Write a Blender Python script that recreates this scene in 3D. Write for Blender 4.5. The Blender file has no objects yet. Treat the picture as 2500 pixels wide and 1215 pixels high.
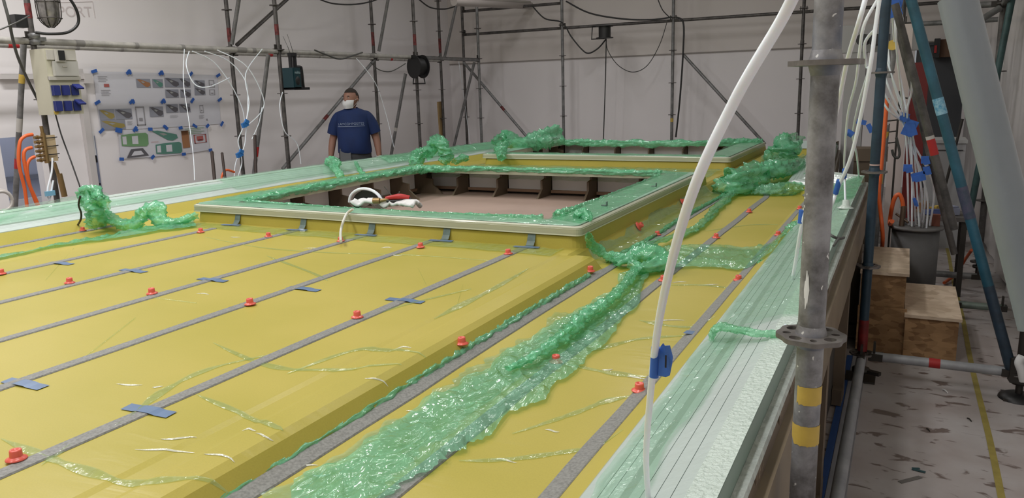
import bpy, bmesh, math, random
from mathutils import Vector, Matrix, noise
C = bpy.context.scene
COL = C.collection
PI = math.pi
rnd = random.Random(7)

# ---------------------------------------------------------------- camera, world, lights
cam_d = bpy.data.cameras.new('camera'); cam_d.sensor_width = 36; cam_d.lens = 36*1859/2500
cam_d.clip_start = .02; cam_d.clip_end = 100
cam = bpy.data.objects.new('camera', cam_d); COL.objects.link(cam)
CR = [[0.890706, -0.0683, 0.449419], [0.453693, 0.195275, -0.8695], [-0.028374, 0.978367, 0.20492]]
M4 = Matrix.Identity(4)
for i in range(3):
    for j in range(3): M4[i][j] = CR[i][j]
    M4[i][3] = (0, 0, 1.6)[i]
cam.matrix_world = M4
C.camera = cam
w = bpy.data.worlds.new('world'); C.world = w; w.use_nodes = True
w.node_tree.nodes['Background'].inputs[0].default_value = (.75, .78, .82, 1)
w.node_tree.nodes['Background'].inputs[1].default_value = .25
C.view_settings.view_transform = 'Standard'; C.view_settings.look = 'None'
C.view_settings.exposure = 0.38; C.view_settings.gamma = 1
LAMPS = [  # x, y, z, length along y, watts
    (-1.2, 1.0, 4.1, 1.5, 34), (-3.6, 1.0, 4.1, 1.5, 52), (-5.9, 3.2, 4.1, 1.5, 72),
    (-1.6, 4.6, 4.1, 1.5, 22), (-4.0, 4.8, 4.1, 1.5, 24), (-2.6, 8.6, 4.1, 1.5, 27), (-5.0, 9.6, 4.1, 1.5, 15),
    (-2.4, -1.6, 4.1, 1.5, 34)]
for (x, y, z, l, wt) in LAMPS:
    ld = bpy.data.lights.new('strip_light', 'AREA'); ld.shape = 'RECTANGLE'; ld.size = .25; ld.size_y = l
    ld.energy = wt*1.0; ld.color = (1, .985, .98)
    lo = bpy.data.objects.new('strip_light', ld); COL.objects.link(lo); lo.location = (x, y, z)

# ---------------------------------------------------------------- materials
MATS = {}
def nmat(name):
    m = bpy.data.materials.new(name); m.use_nodes = True; nt = m.node_tree
    return m, nt, nt.nodes['Principled BSDF']
def L(nt, a, b): nt.links.new(a, b)
def mat(name, col, rough=.5, metal=0, nscale=None, namt=.25, bump=0, bscale=None, coat=0, spec=None, col2=None, detail=4, lo=.35, hi=.65, stretch=None):
    if name in MATS: return MATS[name]
    m, nt, b = nmat(name)
    b.inputs['Base Color'].default_value = (*col, 1); b.inputs['Roughness'].default_value = rough
    b.inputs['Metallic'].default_value = metal
    if coat: b.inputs['Coat Weight'].default_value = coat; b.inputs['Coat Roughness'].default_value = .08
    if spec is not None: b.inputs['Specular IOR Level'].default_value = spec
    if nscale:
        tc = nt.nodes.new('ShaderNodeTexCoord'); mp = nt.nodes.new('ShaderNodeMapping')
        if stretch: mp.inputs['Scale'].default_value = stretch
        L(nt, tc.outputs['Object'], mp.inputs[0])
        n = nt.nodes.new('ShaderNodeTexNoise'); n.inputs['Scale'].default_value = nscale; n.inputs['Detail'].default_value = detail
        L(nt, mp.outputs[0], n.inputs['Vector'])
        r = nt.nodes.new('ShaderNodeValToRGB'); r.color_ramp.elements[0].position = lo; r.color_ramp.elements[1].position = hi
        c2 = col2 or tuple(c*(1-namt) for c in col)
        r.color_ramp.elements[0].color = (*c2, 1); r.color_ramp.elements[1].color = (*col, 1)
        L(nt, n.outputs[0], r.inputs[0]); L(nt, r.outputs[0], b.inputs['Base Color'])
    if bump:
        tc = nt.nodes.new('ShaderNodeTexCoord')
        n = nt.nodes.new('ShaderNodeTexNoise'); n.inputs['Scale'].default_value = bscale or 60; n.inputs['Detail'].default_value = 3
        L(nt, tc.outputs['Object'], n.inputs['Vector'])
        bp = nt.nodes.new('ShaderNodeBump'); bp.inputs['Strength'].default_value = bump; bp.inputs['Distance'].default_value = .01
        L(nt, n.outputs[0], bp.inputs['Height']); L(nt, bp.outputs[0], b.inputs['Normal'])
        if coat: L(nt, bp.outputs[0], b.inputs['Coat Normal'])
    MATS[name] = m
    return m

def mat_yellow():
    m, nt, b = nmat('yellow_foam_under_film')
    tc = nt.nodes.new('ShaderNodeTexCoord')
    n = nt.nodes.new('ShaderNodeTexNoise'); n.inputs['Scale'].default_value = 1.3; n.inputs['Detail'].default_value = 3
    L(nt, tc.outputs['Object'], n.inputs['Vector'])
    r = nt.nodes.new('ShaderNodeValToRGB')
    r.color_ramp.elements[0].position = .3; r.color_ramp.elements[1].position = .7
    r.color_ramp.elements[0].color = (.43, .37, .052, 1); r.color_ramp.elements[1].color = (.52, .43, .088, 1)
    L(nt, n.outputs[0], r.inputs[0])
    f = nt.nodes.new('ShaderNodeTexNoise'); f.inputs['Scale'].default_value = 260; f.inputs['Detail'].default_value = 2
    L(nt, tc.outputs['Object'], f.inputs['Vector'])
    mx = nt.nodes.new('ShaderNodeMixRGB'); mx.blend_type = 'MULTIPLY'; mx.inputs[0].default_value = .15
    L(nt, r.outputs[0], mx.inputs[1]); L(nt, f.outputs[0], mx.inputs[2]); L(nt, mx.outputs[0], b.inputs['Base Color'])
    b.inputs['Roughness'].default_value = .55
    b.inputs['Coat Weight'].default_value = .16; b.inputs['Coat Roughness'].default_value = .24
    b.inputs['Specular IOR Level'].default_value = .3
    # shallow film wrinkles
    mp = nt.nodes.new('ShaderNodeMapping'); mp.inputs['Scale'].default_value = (1.2, 5, 1); mp.inputs['Rotation'].default_value = (0, 0, .5)
    L(nt, tc.outputs['Object'], mp.inputs[0])
    k = nt.nodes.new('ShaderNodeTexNoise'); k.inputs['Scale'].default_value = 2.2; k.inputs['Detail'].default_value = 5; k.inputs['Distortion'].default_value = .6
    L(nt, mp.outputs[0], k.inputs['Vector'])
    s = nt.nodes.new('ShaderNodeMath'); s.operation = 'SUBTRACT'; s.inputs[1].default_value = .5; L(nt, k.outputs[0], s.inputs[0])
    a = nt.nodes.new('ShaderNodeMath'); a.operation = 'ABSOLUTE'; L(nt, s.outputs[0], a.inputs[0])
    p = nt.nodes.new('ShaderNodeMath'); p.operation = 'LESS_THAN'; p.inputs[1].default_value = .004; L(nt, a.outputs[0], p.inputs[0])
    ad = nt.nodes.new('ShaderNodeMath'); ad.operation = 'MULTIPLY_ADD'; ad.inputs[1].default_value = .35
    L(nt, p.outputs[0], ad.inputs[0]); L(nt, k.outputs[0], ad.inputs[2])
    bp = nt.nodes.new('ShaderNodeBump'); bp.inputs['Strength'].default_value = .18; bp.inputs['Distance'].default_value = .02
    L(nt, ad.outputs[0], bp.inputs['Height']); L(nt, bp.outputs[0], b.inputs['Coat Normal'])
    return m

def mat_film(name, tint, body, fac, rough=.1, bscale=14, bstr=.9, whitex=0):
    m, nt, b = nmat(name)
    b.inputs['Base Color'].default_value = (*body, 1); b.inputs['Roughness'].default_value = rough
    b.inputs['Specular IOR Level'].default_value = .75
    b.inputs['Coat Weight'].default_value = 1; b.inputs['Coat Roughness'].default_value = .04
    tc = nt.nodes.new('ShaderNodeTexCoord')
    n = nt.nodes.new('ShaderNodeTexNoise'); n.inputs['Scale'].default_value = bscale; n.inputs['Detail'].default_value = 4; n.inputs['Distortion'].default_value = 1.2
    mp = nt.nodes.new('ShaderNodeMapping'); mp.inputs['Scale'].default_value = (1, .55, 1); mp.inputs['Rotation'].default_value = (0, 0, -.5)
    L(nt, tc.outputs['Object'], mp.inputs[0]); L(nt, mp.outputs[0], n.inputs['Vector'])
    s = nt.nodes.new('ShaderNodeMath'); s.operation = 'SUBTRACT'; s.inputs[1].default_value = .5; L(nt, n.outputs[0], s.inputs[0])
    a = nt.nodes.new('ShaderNodeMath'); a.operation = 'ABSOLUTE'; L(nt, s.outputs[0], a.inputs[0])
    bp = nt.nodes.new('ShaderNodeBump'); bp.inputs['Strength'].default_value = bstr; bp.inputs['Distance'].default_value = .03
    L(nt, a.outputs[0], bp.inputs['Height']); L(nt, bp.outputs[0], b.inputs['Normal']); L(nt, bp.outputs[0], b.inputs['Coat Normal'])
    t = nt.nodes.new('ShaderNodeBsdfTransparent'); t.inputs[0].default_value = (*tint, 1)
    mx = nt.nodes.new('ShaderNodeMixShader')
    r = nt.nodes.new('ShaderNodeMapRange'); r.inputs['From Min'].default_value = 0; r.inputs['From Max'].default_value = .25
    r.inputs['To Min'].default_value = min(1, fac*1.35); r.inputs['To Max'].default_value = fac*.8
    L(nt, a.outputs[0], r.inputs[0]); L(nt, r.outputs[0], mx.inputs[0])
    L(nt, t.outputs[0], mx.inputs[1]); L(nt, b.outputs[0], mx.inputs[2])
    L(nt, mx.outputs[0], nt.nodes['Material Output'].inputs[0])
    return m

def mat_galv(name, c1, c2, patch=None, rough=.45, metal=.35, sc=9):
    m, nt, b = nmat(name)
    tc = nt.nodes.new('ShaderNodeTexCoord')
    n = nt.nodes.new('ShaderNodeTexNoise'); n.inputs['Scale'].default_value = sc; n.inputs['Detail'].default_value = 6; n.inputs['Roughness'].default_value = .65
    L(nt, tc.outputs['Object'], n.inputs['Vector'])
    r = nt.nodes.new('ShaderNodeValToRGB'); r.color_ramp.elements[0].position = .35; r.color_ramp.elements[1].position = .62
    r.color_ramp.elements[0].color = (*c1, 1); r.color_ramp.elements[1].color = (*c2, 1)
    L(nt, n.outputs[0], r.inputs[0]); last = r.outputs[0]
    if patch:
        n2 = nt.nodes.new('ShaderNodeTexNoise'); n2.inputs['Scale'].default_value = 5; n2.inputs['Detail'].default_value = 3
        L(nt, tc.outputs['Object'], n2.inputs['Vector'])
        q = nt.nodes.new('ShaderNodeValToRGB'); q.color_ramp.elements[0].position = .56; q.color_ramp.elements[1].position = .66
        L(nt, n2.outputs[0], q.inputs[0])
        mx = nt.nodes.new('ShaderNodeMixRGB'); L(nt, q.outputs[0], mx.inputs[0]); L(nt, last, mx.inputs[1]); mx.inputs[2].default_value = (*patch, 1)
        last = mx.outputs[0]
        # small pale paint flecks
        v = nt.nodes.new('ShaderNodeTexNoise'); v.inputs['Scale'].default_value = 75; v.inputs['Detail'].default_value = 1
        L(nt, tc.outputs['Object'], v.inputs['Vector'])
        g = nt.nodes.new('ShaderNodeValToRGB'); g.color_ramp.elements[0].position = .73; g.color_ramp.elements[1].position = .76
        L(nt, v.outputs[0], g.inputs[0])
        m2 = nt.nodes.new('ShaderNodeMixRGB'); L(nt, g.outputs[0], m2.inputs[0]); L(nt, last, m2.inputs[1]); m2.inputs[2].default_value = (.7, .7, .68, 1)
        last = m2.outputs[0]
    L(nt, last, b.inputs['Base Color'])
    b.inputs['Metallic'].default_value = metal; b.inputs['Roughness'].default_value = rough
    bp = nt.nodes.new('ShaderNodeBump'); bp.inputs['Strength'].default_value = .25; bp.inputs['Distance'].default_value = .003
    L(nt, n.outputs[0], bp.inputs['Height']); L(nt, bp.outputs[0], b.inputs['Normal'])
    return m

def mat_osb(name, c1, c2):
    m, nt, b = nmat(name)
    tc = nt.nodes.new('ShaderNodeTexCoord')
    v = nt.nodes.new('ShaderNodeTexVoronoi'); v.inputs['Scale'].default_value = 20
    mp = nt.nodes.new('ShaderNodeMapping'); mp.inputs['Scale'].default_value = (1, 1, 2.2); mp.inputs['Rotation'].default_value = (.3, .5, .4)
    L(nt, tc.outputs['Object'], mp.inputs[0]); L(nt, mp.outputs[0], v.inputs['Vector'])
    n = nt.nodes.new('ShaderNodeTexNoise'); n.inputs['Scale'].default_value = 9; n.inputs['Detail'].default_value = 6
    L(nt, tc.outputs['Object'], n.inputs['Vector'])
    mx = nt.nodes.new('ShaderNodeMixRGB'); mx.inputs[0].default_value = .45; L(nt, n.outputs[0], mx.inputs[1]); L(nt, v.outputs['Color'], mx.inputs[2])
    bw = nt.nodes.new('ShaderNodeRGBToBW'); L(nt, mx.outputs[0], bw.inputs[0])
    r = nt.nodes.new('ShaderNodeValToRGB'); r.color_ramp.elements[0].position = .3; r.color_ramp.elements[1].position = .65
    r.color_ramp.elements[0].color = (*c1, 1); r.color_ramp.elements[1].color = (*c2, 1)
    L(nt, bw.outputs[0], r.inputs[0]); L(nt, r.outputs[0], b.inputs['Base Color']); b.inputs['Roughness'].default_value = .8
    return m

YEL = mat_yellow()
GREY_STRIP = mat('grey_flow_strip', (.27, .27, .255), .6, nscale=160, namt=.35)
FOAM = mat('pale_green_foam', (.50, .58, .55), .5, nscale=3, namt=.08, coat=.45, bump=.25, bscale=35)
FOAMW = mat('white_edge_foam', (.60, .70, .64), .45, nscale=5, namt=.08, coat=.5, bump=.7, bscale=90)
GROOVE = mat('dark_groove', (.30, .36, .32), .8)
FLFACE = mat('beige_flange_edge', (.44, .45, .33), .5, nscale=2, namt=.08, coat=.3)
FLTOP = mat('green_flange_top', (.34, .58, .43), .4, nscale=4, namt=.18, coat=.5, bump=.4, bscale=25)
TRIMW = mat('white_tape_line', (.68, .70, .58), .5)
DARKEDGE = mat('dark_green_edge', (.20, .29, .24), .5, coat=.3)  # dark green for the outer face of the rim
LIPM = mat('grey_sealant_lip', (.50, .55, .52), .6, nscale=30, namt=.2, bump=.8, bscale=60)
BROWN = mat('brown_mdf', (.155, .115, .078), .6, nscale=4, namt=.2)
BROWN_L = mat('light_brown_board', (.235, .185, .125), .5, nscale=5, namt=.15, coat=.2)
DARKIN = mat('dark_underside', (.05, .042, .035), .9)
PITFLOOR = mat('pinkish_board', (.40, .29, .24), .7, nscale=2, namt=.15)
WHITEPANEL = mat('white_panel', (.93, .93, .95), .6, nscale=3, namt=.04)
BATTEN = mat('pine_batten', (.40, .25, .17), .6, nscale=6, namt=.15, stretch=(1, 8, 8))
FILM = mat_film('green_bag_film', (.72, .95, .79), (.32, .70, .48), .33, bscale=9, bstr=.8)
FILM_D = mat_film('green_bag_film_bunched', (.60, .92, .71), (.25, .68, .43), .40, bscale=9, bstr=.65)
FILM_L = mat_film('pale_bag_film', (.86, .97, .89), (.45, .68, .55), .20, bscale=8, bstr=.6)
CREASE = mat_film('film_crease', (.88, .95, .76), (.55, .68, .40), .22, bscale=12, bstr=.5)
RED = mat('red_silicone', (.78, .12, .085), .35, coat=.2, spec=.6)
BLUET = mat('blue_masking_tape', (.035, .13, .48), .55, nscale=25, namt=.15)
BLUETD = mat('blue_tape_under_film', (.11, .19, .34), .5, nscale=25, namt=.15, coat=.3)
TEALTAB = mat('grey_tab_under_film', (.13, .19, .17), .5, nscale=30, namt=.25, coat=.3)
HOSE = mat('white_polythene_hose', (.84, .885, .94), .3, spec=.6)
for _n in ['HOSE']:
    HOSE.node_tree.nodes['Principled BSDF'].inputs['Subsurface Weight'].default_value = .15
GALV = mat_galv('galvanised_tube', (.085, .08, .08), (.33, .33, .345), patch=(.08, .10, .15))
GALVD = mat_galv('dark_weathered_tube', (.055, .052, .05), (.13, .12, .115))
GALVM = mat_galv('grey_weathered_tube', (.14, .14, .14), (.25, .25, .25))
GALVP = mat_galv('pale_painted_tube', (.30, .29, .27), (.44, .42, .39), metal=.1)
GALVN = mat_galv('smoother_galvanised_tube', (.26, .27, .29), (.38, .39, .41), metal=.2, sc=5)
SMOOTHG = mat_galv('smooth_grey_tube', (.18, .205, .225), (.205, .23, .255), metal=.1, sc=3)
BLUETUBE = mat_galv('blue_painted_tube', (.012, .028, .045), (.025, .055, .085), metal=.1, sc=6)
TEALTUBE = mat_galv('bright_blue_painted_tube', (.018, .075, .11), (.03, .12, .18), metal=.1, sc=6)
TEALD = mat_galv('dark_teal_tube', (.02, .05, .05), (.04, .09, .09), metal=.1)
WALL = mat('white_enclosure_sheet', (.85, .815, .82), .75, nscale=.7, namt=.05, detail=2)
WALLB = mat('beige_grey_sheet', (.74, .69, .66), .8, nscale=.8, namt=.06)
CEIL = mat('white_ceiling_sheet', (.6, .6, .6), .8)
PLASTIC = mat('white_plastic_sheet', (.55, .52, .51), .3, nscale=2, namt=.08, coat=.3)
BLACK = mat('black_plastic', (.012, .012, .013), .45)
CABLE = mat('black_cable', (.02, .02, .02), .5)
CABLEG = mat('dark_grey_cable', (.07, .07, .065), .5)
CREAM = mat('cream_plastic', (.50, .48, .37), .45, nscale=2, namt=.05)
CREAMD = mat('grey_cream_plastic', (.44, .42, .38), .45)
SOCK = mat('navy_blue_socket', (.02, .03, .16), .4)
PAPER = mat('white_paper', (.64, .64, .69), .7)
ORANGE = mat('orange_hose', (.72, .13, .03), .4)
BRASS = mat('brass', (.30, .20, .09), .4, metal=.7)
DARKST = mat('dark_steel', (.05, .045, .04), .5, metal=.5)
YTAPE = mat('yellow_tape', (.62, .43, .08), .5, nscale=20, namt=.2)
YLINE = mat('yellow_floor_tape', (.36, .29, .07), .6, nscale=15, namt=.2)
REDT = mat('red_tape', (.42, .02, .02), .5)
REDSTEEL = mat('dark_red_steel', (.13, .006, .006), .5)
DOORG = mat('dark_grey_door', (.06, .064, .072), .5)
POTG = mat('grey_pot', (.13, .13, .13), .6, nscale=8, namt=.15)
WOODY = mat('yellowish_wood', (.40, .27, .12), .6)
OSB = mat_osb('osb_shaded_side', (.20, .105, .045), (.42, .25, .12))
OSBT = mat_osb('osb_lit_top', (.55, .42, .30), (.72, .58, .44))  # same board as the sides; lit top and shaded sides put into the colours
TOWEL = mat('white_cloth', (.74, .74, .74), .9)
FLOORM = None

def mat_floor():
    m, nt, b = nmat('stained_grey_floor')
    tc = nt.nodes.new('ShaderNodeTexCoord')
    n = nt.nodes.new('ShaderNodeTexNoise'); n.inputs['Scale'].default_value = 3; n.inputs['Detail'].default_value = 5
    L(nt, tc.outputs['Object'], n.inputs['Vector'])
    r = nt.nodes.new('ShaderNodeValToRGB'); r.color_ramp.elements[0].position = .35; r.color_ramp.elements[1].position = .7
    r.color_ramp.elements[0].color = (.38, .33, .315, 1); r.color_ramp.elements[1].color = (.50, .475, .47, 1)
    L(nt, n.outputs[0], r.inputs[0])
    mp = nt.nodes.new('ShaderNodeMapping'); mp.inputs['Scale'].default_value = (.8, 1.7, 1); mp.inputs['Rotation'].default_value = (0, 0, .5)
    L(nt, tc.outputs['Object'], mp.inputs[0])
    n2 = nt.nodes.new('ShaderNodeTexNoise'); n2.inputs['Scale'].default_value = 9; n2.inputs['Detail'].default_value = 6; n2.inputs['Distortion'].default_value = .7
    L(nt, mp.outputs[0], n2.inputs['Vector'])
    q = nt.nodes.new('ShaderNodeValToRGB'); q.color_ramp.elements[0].position = .595; q.color_ramp.elements[1].position = .65
    L(nt, n2.outputs[0], q.inputs[0])
    mx = nt.nodes.new('ShaderNodeMixRGB'); L(nt, q.outputs[0], mx.inputs[0]); L(nt, r.outputs[0], mx.inputs[1]); mx.inputs[2].default_value = (.17, .13, .115, 1)
    L(nt, mx.outputs[0], b.inputs['Base Color']); b.inputs['Roughness'].default_value = .5
    return m
FLOORM = mat_floor()

# ---------------------------------------------------------------- mesh helpers
class MB:
    def __init__(s): s.v = []; s.f = []; s.m = []; s.sm = []
    def add(s, vs, fs, mi=0, smooth=False):
        o = len(s.v); s.v += [tuple(v) for v in vs]
        for f in fs: s.f.append(tuple(i+o for i in f)); s.m.append(mi); s.sm.append(smooth)
    def box(s, c, d, rz=0, mi=0, R=None):
        hx, hy, hz = d[0]/2, d[1]/2, d[2]/2
        M = R or Matrix.Rotation(rz, 3, 'Z'); c = Vector(c)
        vs = [c+M@Vector((x*hx, y*hy, z*hz)) for x in (-1, 1) for y in (-1, 1) for z in (-1, 1)]
        s.add(vs, [(0, 1, 3, 2), (4, 6, 7, 5), (0, 4, 5, 1), (2, 3, 7, 6), (0, 2, 6, 4), (1, 5, 7, 3)], mi)
    def tube(s, p0, p1, r, seg=14, mi=0, r2=None, cap=True, hollow=0):
        p0 = Vector(p0); p1 = Vector(p1); d = (p1-p0).normalized(); r2 = r if r2 is None else r2
        a = d.orthogonal().normalized(); b = d.cross(a)
        vs = []
        for p, q in ((p0, r), (p1, r2)):
            for i in range(seg): t = 2*PI*i/seg; vs.append(p+a*math.cos(t)*q+b*math.sin(t)*q)
        s.add(vs, [(i, (i+1) % seg, (i+1) % seg+seg, i+seg) for i in range(seg)], mi, True)
        if cap:
            s.add(vs, [tuple(range(seg))[::-1], tuple(range(seg, 2*seg))], mi)
    def path(s, pts, r, seg=8, mi=0, sub=6, cap=True):
        pts = smooth_path(pts, sub); rs = r if isinstance(r, list) else None
        n = len(pts); vs = []; a = None
        for i, p in enumerate(pts):
            d = (pts[min(i+1, n-1)]-pts[max(i-1, 0)]).normalized()
            a = d.orthogonal().normalized() if a is None else (a-d*a.dot(d)).normalized()
            b = d.cross(a)
            q = r if rs is None else lerp_list(rs, i/(n-1))
            for k in range(seg): t = 2*PI*k/seg; vs.append(p+a*math.cos(t)*q+b*math.sin(t)*q)
        fs = [(i*seg+k, i*seg+(k+1) % seg, (i+1)*seg+(k+1) % seg, (i+1)*seg+k) for i in range(n-1) for k in range(seg)]
        s.add(vs, fs, mi, True)
        if cap: s.add(vs, [tuple(range(seg))[::-1], tuple(range((n-1)*seg, n*seg))], mi)
    def disc(s, c, n, r, h, seg=20, mi=0): 
        c = Vector(c); n = Vector(n).normalized(); s.tube(c-n*h/2, c+n*h/2, r, seg, mi)
    def lathe(s, c, prof, seg=20, mi=0, axis=None):
        c = Vector(c); M = Matrix.Identity(3) if axis is None else Vector((0, 0, 1)).rotation_difference(Vector(axis)).to_matrix()
        vs = []
        for (r, z) in prof:
            for k in range(seg): t = 2*PI*k/seg; vs.append(c+M@Vector((r*math.cos(t), r*math.sin(t), z)))
        n = len(prof)
        s.add(vs, [(i*seg+k, i*seg+(k+1) % seg, (i+1)*seg+(k+1) % seg, (i+1)*seg+k) for i in range(n-1) for k in range(seg)], mi, True)
    def prism(s, poly, d, mi=0):
        # poly: 3d points, extruded by vector d
        n = len(poly); d = Vector(d); vs = [Vector(p) for p in poly]+[Vector(p)+d for p in poly]
        s.add(vs, [tuple(range(n))[::-1], tuple(range(n, 2*n))]+[(i, (i+1) % n, (i+1) % n+n, i+n) for i in range(n)], mi)
    def build(s, name, mats, parent=None, label=None, cat=None, group=None, kind=None, loc=None):
        me = bpy.data.meshes.new(name); me.from_pydata(s.v, [], s.f)
        if not isinstance(mats, (list, tuple)): mats = [mats]
        for m in mats: me.materials.append(m)
        me.polygons.foreach_set('material_index', s.m); me.polygons.foreach_set('use_smooth', s.sm)
        bm = bmesh.new(); bm.from_mesh(me); bmesh.ops.recalc_face_normals(bm, faces=bm.faces); bm.to_mesh(me); bm.free()
        me.update()
        return link(name, me, parent, label, cat, group, kind, loc)
def link(name, me, parent=None, label=None, cat=None, group=None, kind=None, loc=None):
    o = bpy.data.objects.new(name, me); COL.objects.link(o)
    if parent: o.parent = parent
    if loc: o.location = loc
    return tag(o, label, cat, group, kind)
def tag(o, label=None, cat=None, group=None, kind=None):
    if label: o['label'] = label
    if cat: o['category'] = cat
    if group: o['group'] = group
    if kind: o['kind'] = kind
    return o
def empty(name, label=None, cat=None, group=None, loc=(0, 0, 0), rz=0):
    o = bpy.data.objects.new(name, None); COL.objects.link(o); o.location = loc; o.rotation_euler = (0, 0, rz); o.empty_display_size = .1
    return tag(o, label, cat, group)
def smooth_path(pts, sub):
    P = [Vector(p) for p in pts]
    if len(P) < 3 or sub < 2: return P
    out = []
    for i in range(len(P)-1):
        p0 = P[max(i-1, 0)]; p1 = P[i]; p2 = P[i+1]; p3 = P[min(i+2, len(P)-1)]
        for k in range(sub):
            t = k/sub
            out.append(.5*((2*p1)+(-p0+p2)*t+(2*p0-5*p1+4*p2-p3)*t*t+(-p0+3*p1-3*p2+p3)*t*t*t))
    out.append(P[-1]); return out
def lerp_list(l, t):
    x = t*(len(l)-1); i = min(int(x), len(l)-2); return l[i]*(1-(x-i))+l[i+1]*(x-i)
def path_at(P, t):
    x = max(0, min(1, t))*(len(P)-1); i = min(int(x), len(P)-2); return P[i].lerp(P[i+1], x-i)
def text_mesh(name, s, size, m, parent, mw, ext=.0006, **kw):
    cu = bpy.data.curves.new(name, 'FONT'); cu.body = s; cu.size = size; cu.extrude = ext; cu.align_x = 'CENTER'; cu.align_y = 'CENTER'
    o = bpy.data.objects.new(name, cu); COL.objects.link(o)
    dg = bpy.context.evaluated_depsgraph_get()
    me = bpy.data.meshes.new_from_object(o.evaluated_get(dg)); bpy.data.objects.remove(o)
    me.materials.clear(); me.materials.append(m); me.transform(mw)
    return link(name, me, parent, **kw)
def frame(o, x, y):   # matrix with local x,y axes given
    x = Vector(x).normalized(); y = Vector(y); y = (y-x*y.dot(x)).normalized(); z = x.cross(y)
    M = Matrix((x, y, z)).transposed().to_4x4(); M.translation = Vector(o); return M

# ---------------------------------------------------------------- the room
def wallbox(name, lo, hi, m):
    b = MB(); b.box([(a+c)/2 for a, c in zip(lo, hi)], [c-a for a, c in zip(lo, hi)]); return b.build(name, m, kind='structure')
XL, XR, YF, YB, ZC = -7.8, 1.02, 12.75, -3.6, 4.4
wallbox('floor', (XL-.2, YB-.2, -.1), (XR+.2, YF+.2, 0), FLOORM)
wallbox('ceiling', (XL-.2, YB-.2, ZC), (XR+.2, YF+.2, ZC+.1), CEIL)
wallbox('wall_right', (XR, YB, 0), (XR+.1, YF, ZC), WALL)
wallbox('wall_back', (XL, YB-.1, 0), (XR, YB, ZC), WALL)
# left wall with a cut-out (a doorway to the next bay) at Y 4.35-4.72, Z<1.3
b = MB()
D0, D1, DZ = 4.36, 4.74, 1.28
b.box((XL-.05, (YB+D0)/2, ZC/2), (.1, D0-YB, ZC)); b.box((XL-.05, (D1+YF)/2, ZC/2), (.1, YF-D1, ZC)); b.box((XL-.05, (D0+D1)/2, (DZ+ZC)/2), (.1, D1-D0, ZC-DZ))
wl = b.build('wall_left', WALL, kind='structure')
# far wall: lower sheet, upper sheet lapped over it (seam at 2.1 m)
b = MB(); b.box(((XL+0.05)/2, YF+.05, 1.05), (-XL+.05, .1, 2.1), mi=0); b.box(((XL+XR)/2, YF+.035, (2.09+ZC)/2), (XR-XL, .1, ZC-2.09), mi=1)
b.box((.9, YF+.05, 1.05), (.4, .1, 2.1), mi=0)
b.build('wall_far', [WALL, WALLB], kind='structure')
b = MB(); b.box(((XL+XR)/2, YF-.02, 2.095), (XR-XL, .012, .018)); b.build('trim_1', mat('grey_seam', (.30, .27, .25), .7), kind='structure')
b = MB(); b.box((.40, YF+.06, 1.02), (.66, .05, 2.06)); b.box((.40, YF+.02, 2.07), (.74, .06, .05)); dr = b.build('door_1', DOORG, kind='structure')
b = MB(); b.box((.13, YF+.02, 1.0), (.02, .03, .16)); b.build('door_handle', DARKST, dr)
# next bay seen through the doorway on the left
b = MB(); b.box((XL-.9, 4.6, 1.2), (.05, 2.6, 2.6), mi=0); b.box((XL-.85, 4.6, .32), (.04, 2.6, .5), mi=1); b.box((XL-.85, 4.6, .80), (.03, 2.6, .05), mi=2)
b.build('wall_beyond', [mat('pale_blue_grey', (.42, .46, .58), .6), mat('bright_white', (.8, .8, .82), .6), mat('slate', (.2, .22, .27), .6)], kind='structure')
ld = bpy.data.lights.new('next_bay_light', 'AREA'); ld.energy = 9; ld.size = .7; lo = bpy.data.objects.new('next_bay_light', ld); COL.objects.link(lo); lo.location = (XL-.45, 4.6, 2.5)
# sheet door left of the drawings: white frame post and top, narrow slit showing the next bay
b = MB()
b.box((XL+.03, (-7.780,5.248,1.380)[1], .97), (.05, .07, 1.94)); 
b.box((XL+.05, 4.88, 1.86), (.06, .90, .05)); b.box((XL+.06, (-7.780,5.312,1.805)[1], 1.84), (.06, .09, .10))
b.build('door_2', mat('white_door_frame', (.60, .57, .56), .5), kind='structure')
b = MB(); SY = (-7.780,5.298,0.939)[1]; b.box((XL+.012, SY, .62), (.012, .075, 1.24), mi=0); b.box((XL+.02, SY, .99), (.012, .05, .07), mi=1); b.box((XL+.02, SY, .72), (.012, .05, .02), mi=1); b.box((XL+.02, SY, .67), (.012, .05, .03), mi=1); b.box((XL+.02, SY, 1.16), (.012, .045, .25), mi=2)
b.build('trim_2', [mat('blue_grey_slit', (.22, .25, .36), .5), BLACK, mat('bright_white', (.8, .8, .82), .6)], kind='structure')

# ---------------------------------------------------------------- the mould
XC = -2.6
def warp(X, Y):
    d = X-XC
    if Y > 5 and d < -1.5: X += (Y-5)*.075*min(1, (-d-1.5)/.5)
    if Y > 5.75 and d > 1.5:
        X -= min(.27, .27*(Y-5.75)/.25)*min(1, (d-1.5)/.6)+max(0, Y-6)*.055*min(1, (d-1.5)/.6)
    return X
def edgeA(Y):                     # right edge of raised deck
    return -1.20 if (Y < 3.16 or Y > 6.5) else -1.315
def HZ(X, Y):                     # height of the mould surface
    d = abs(X-XC); eA = abs(edgeA(Y)-XC) if X > XC else 1.40
    pts = [(0, .85), (eA-.19, .85), (eA-.17, .846), (eA-.12, .846), (eA-.10, .852), (eA-.03, .850), (eA-.008, .838), (eA+.02, .80), (eA+.035, .79), (1.60, .789), (1.99, .789), (2.03, .796), (2.11, .858), (2.14, .872), (2.2, .885), (2.33, .942), (2.375, .946)]
    for (a, za), (c, zc) in zip(pts, pts[1:]):
        if d <= c: return za+(zc-za)*max(0, (d-a))/(c-a+1e-9)
    return .946
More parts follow.
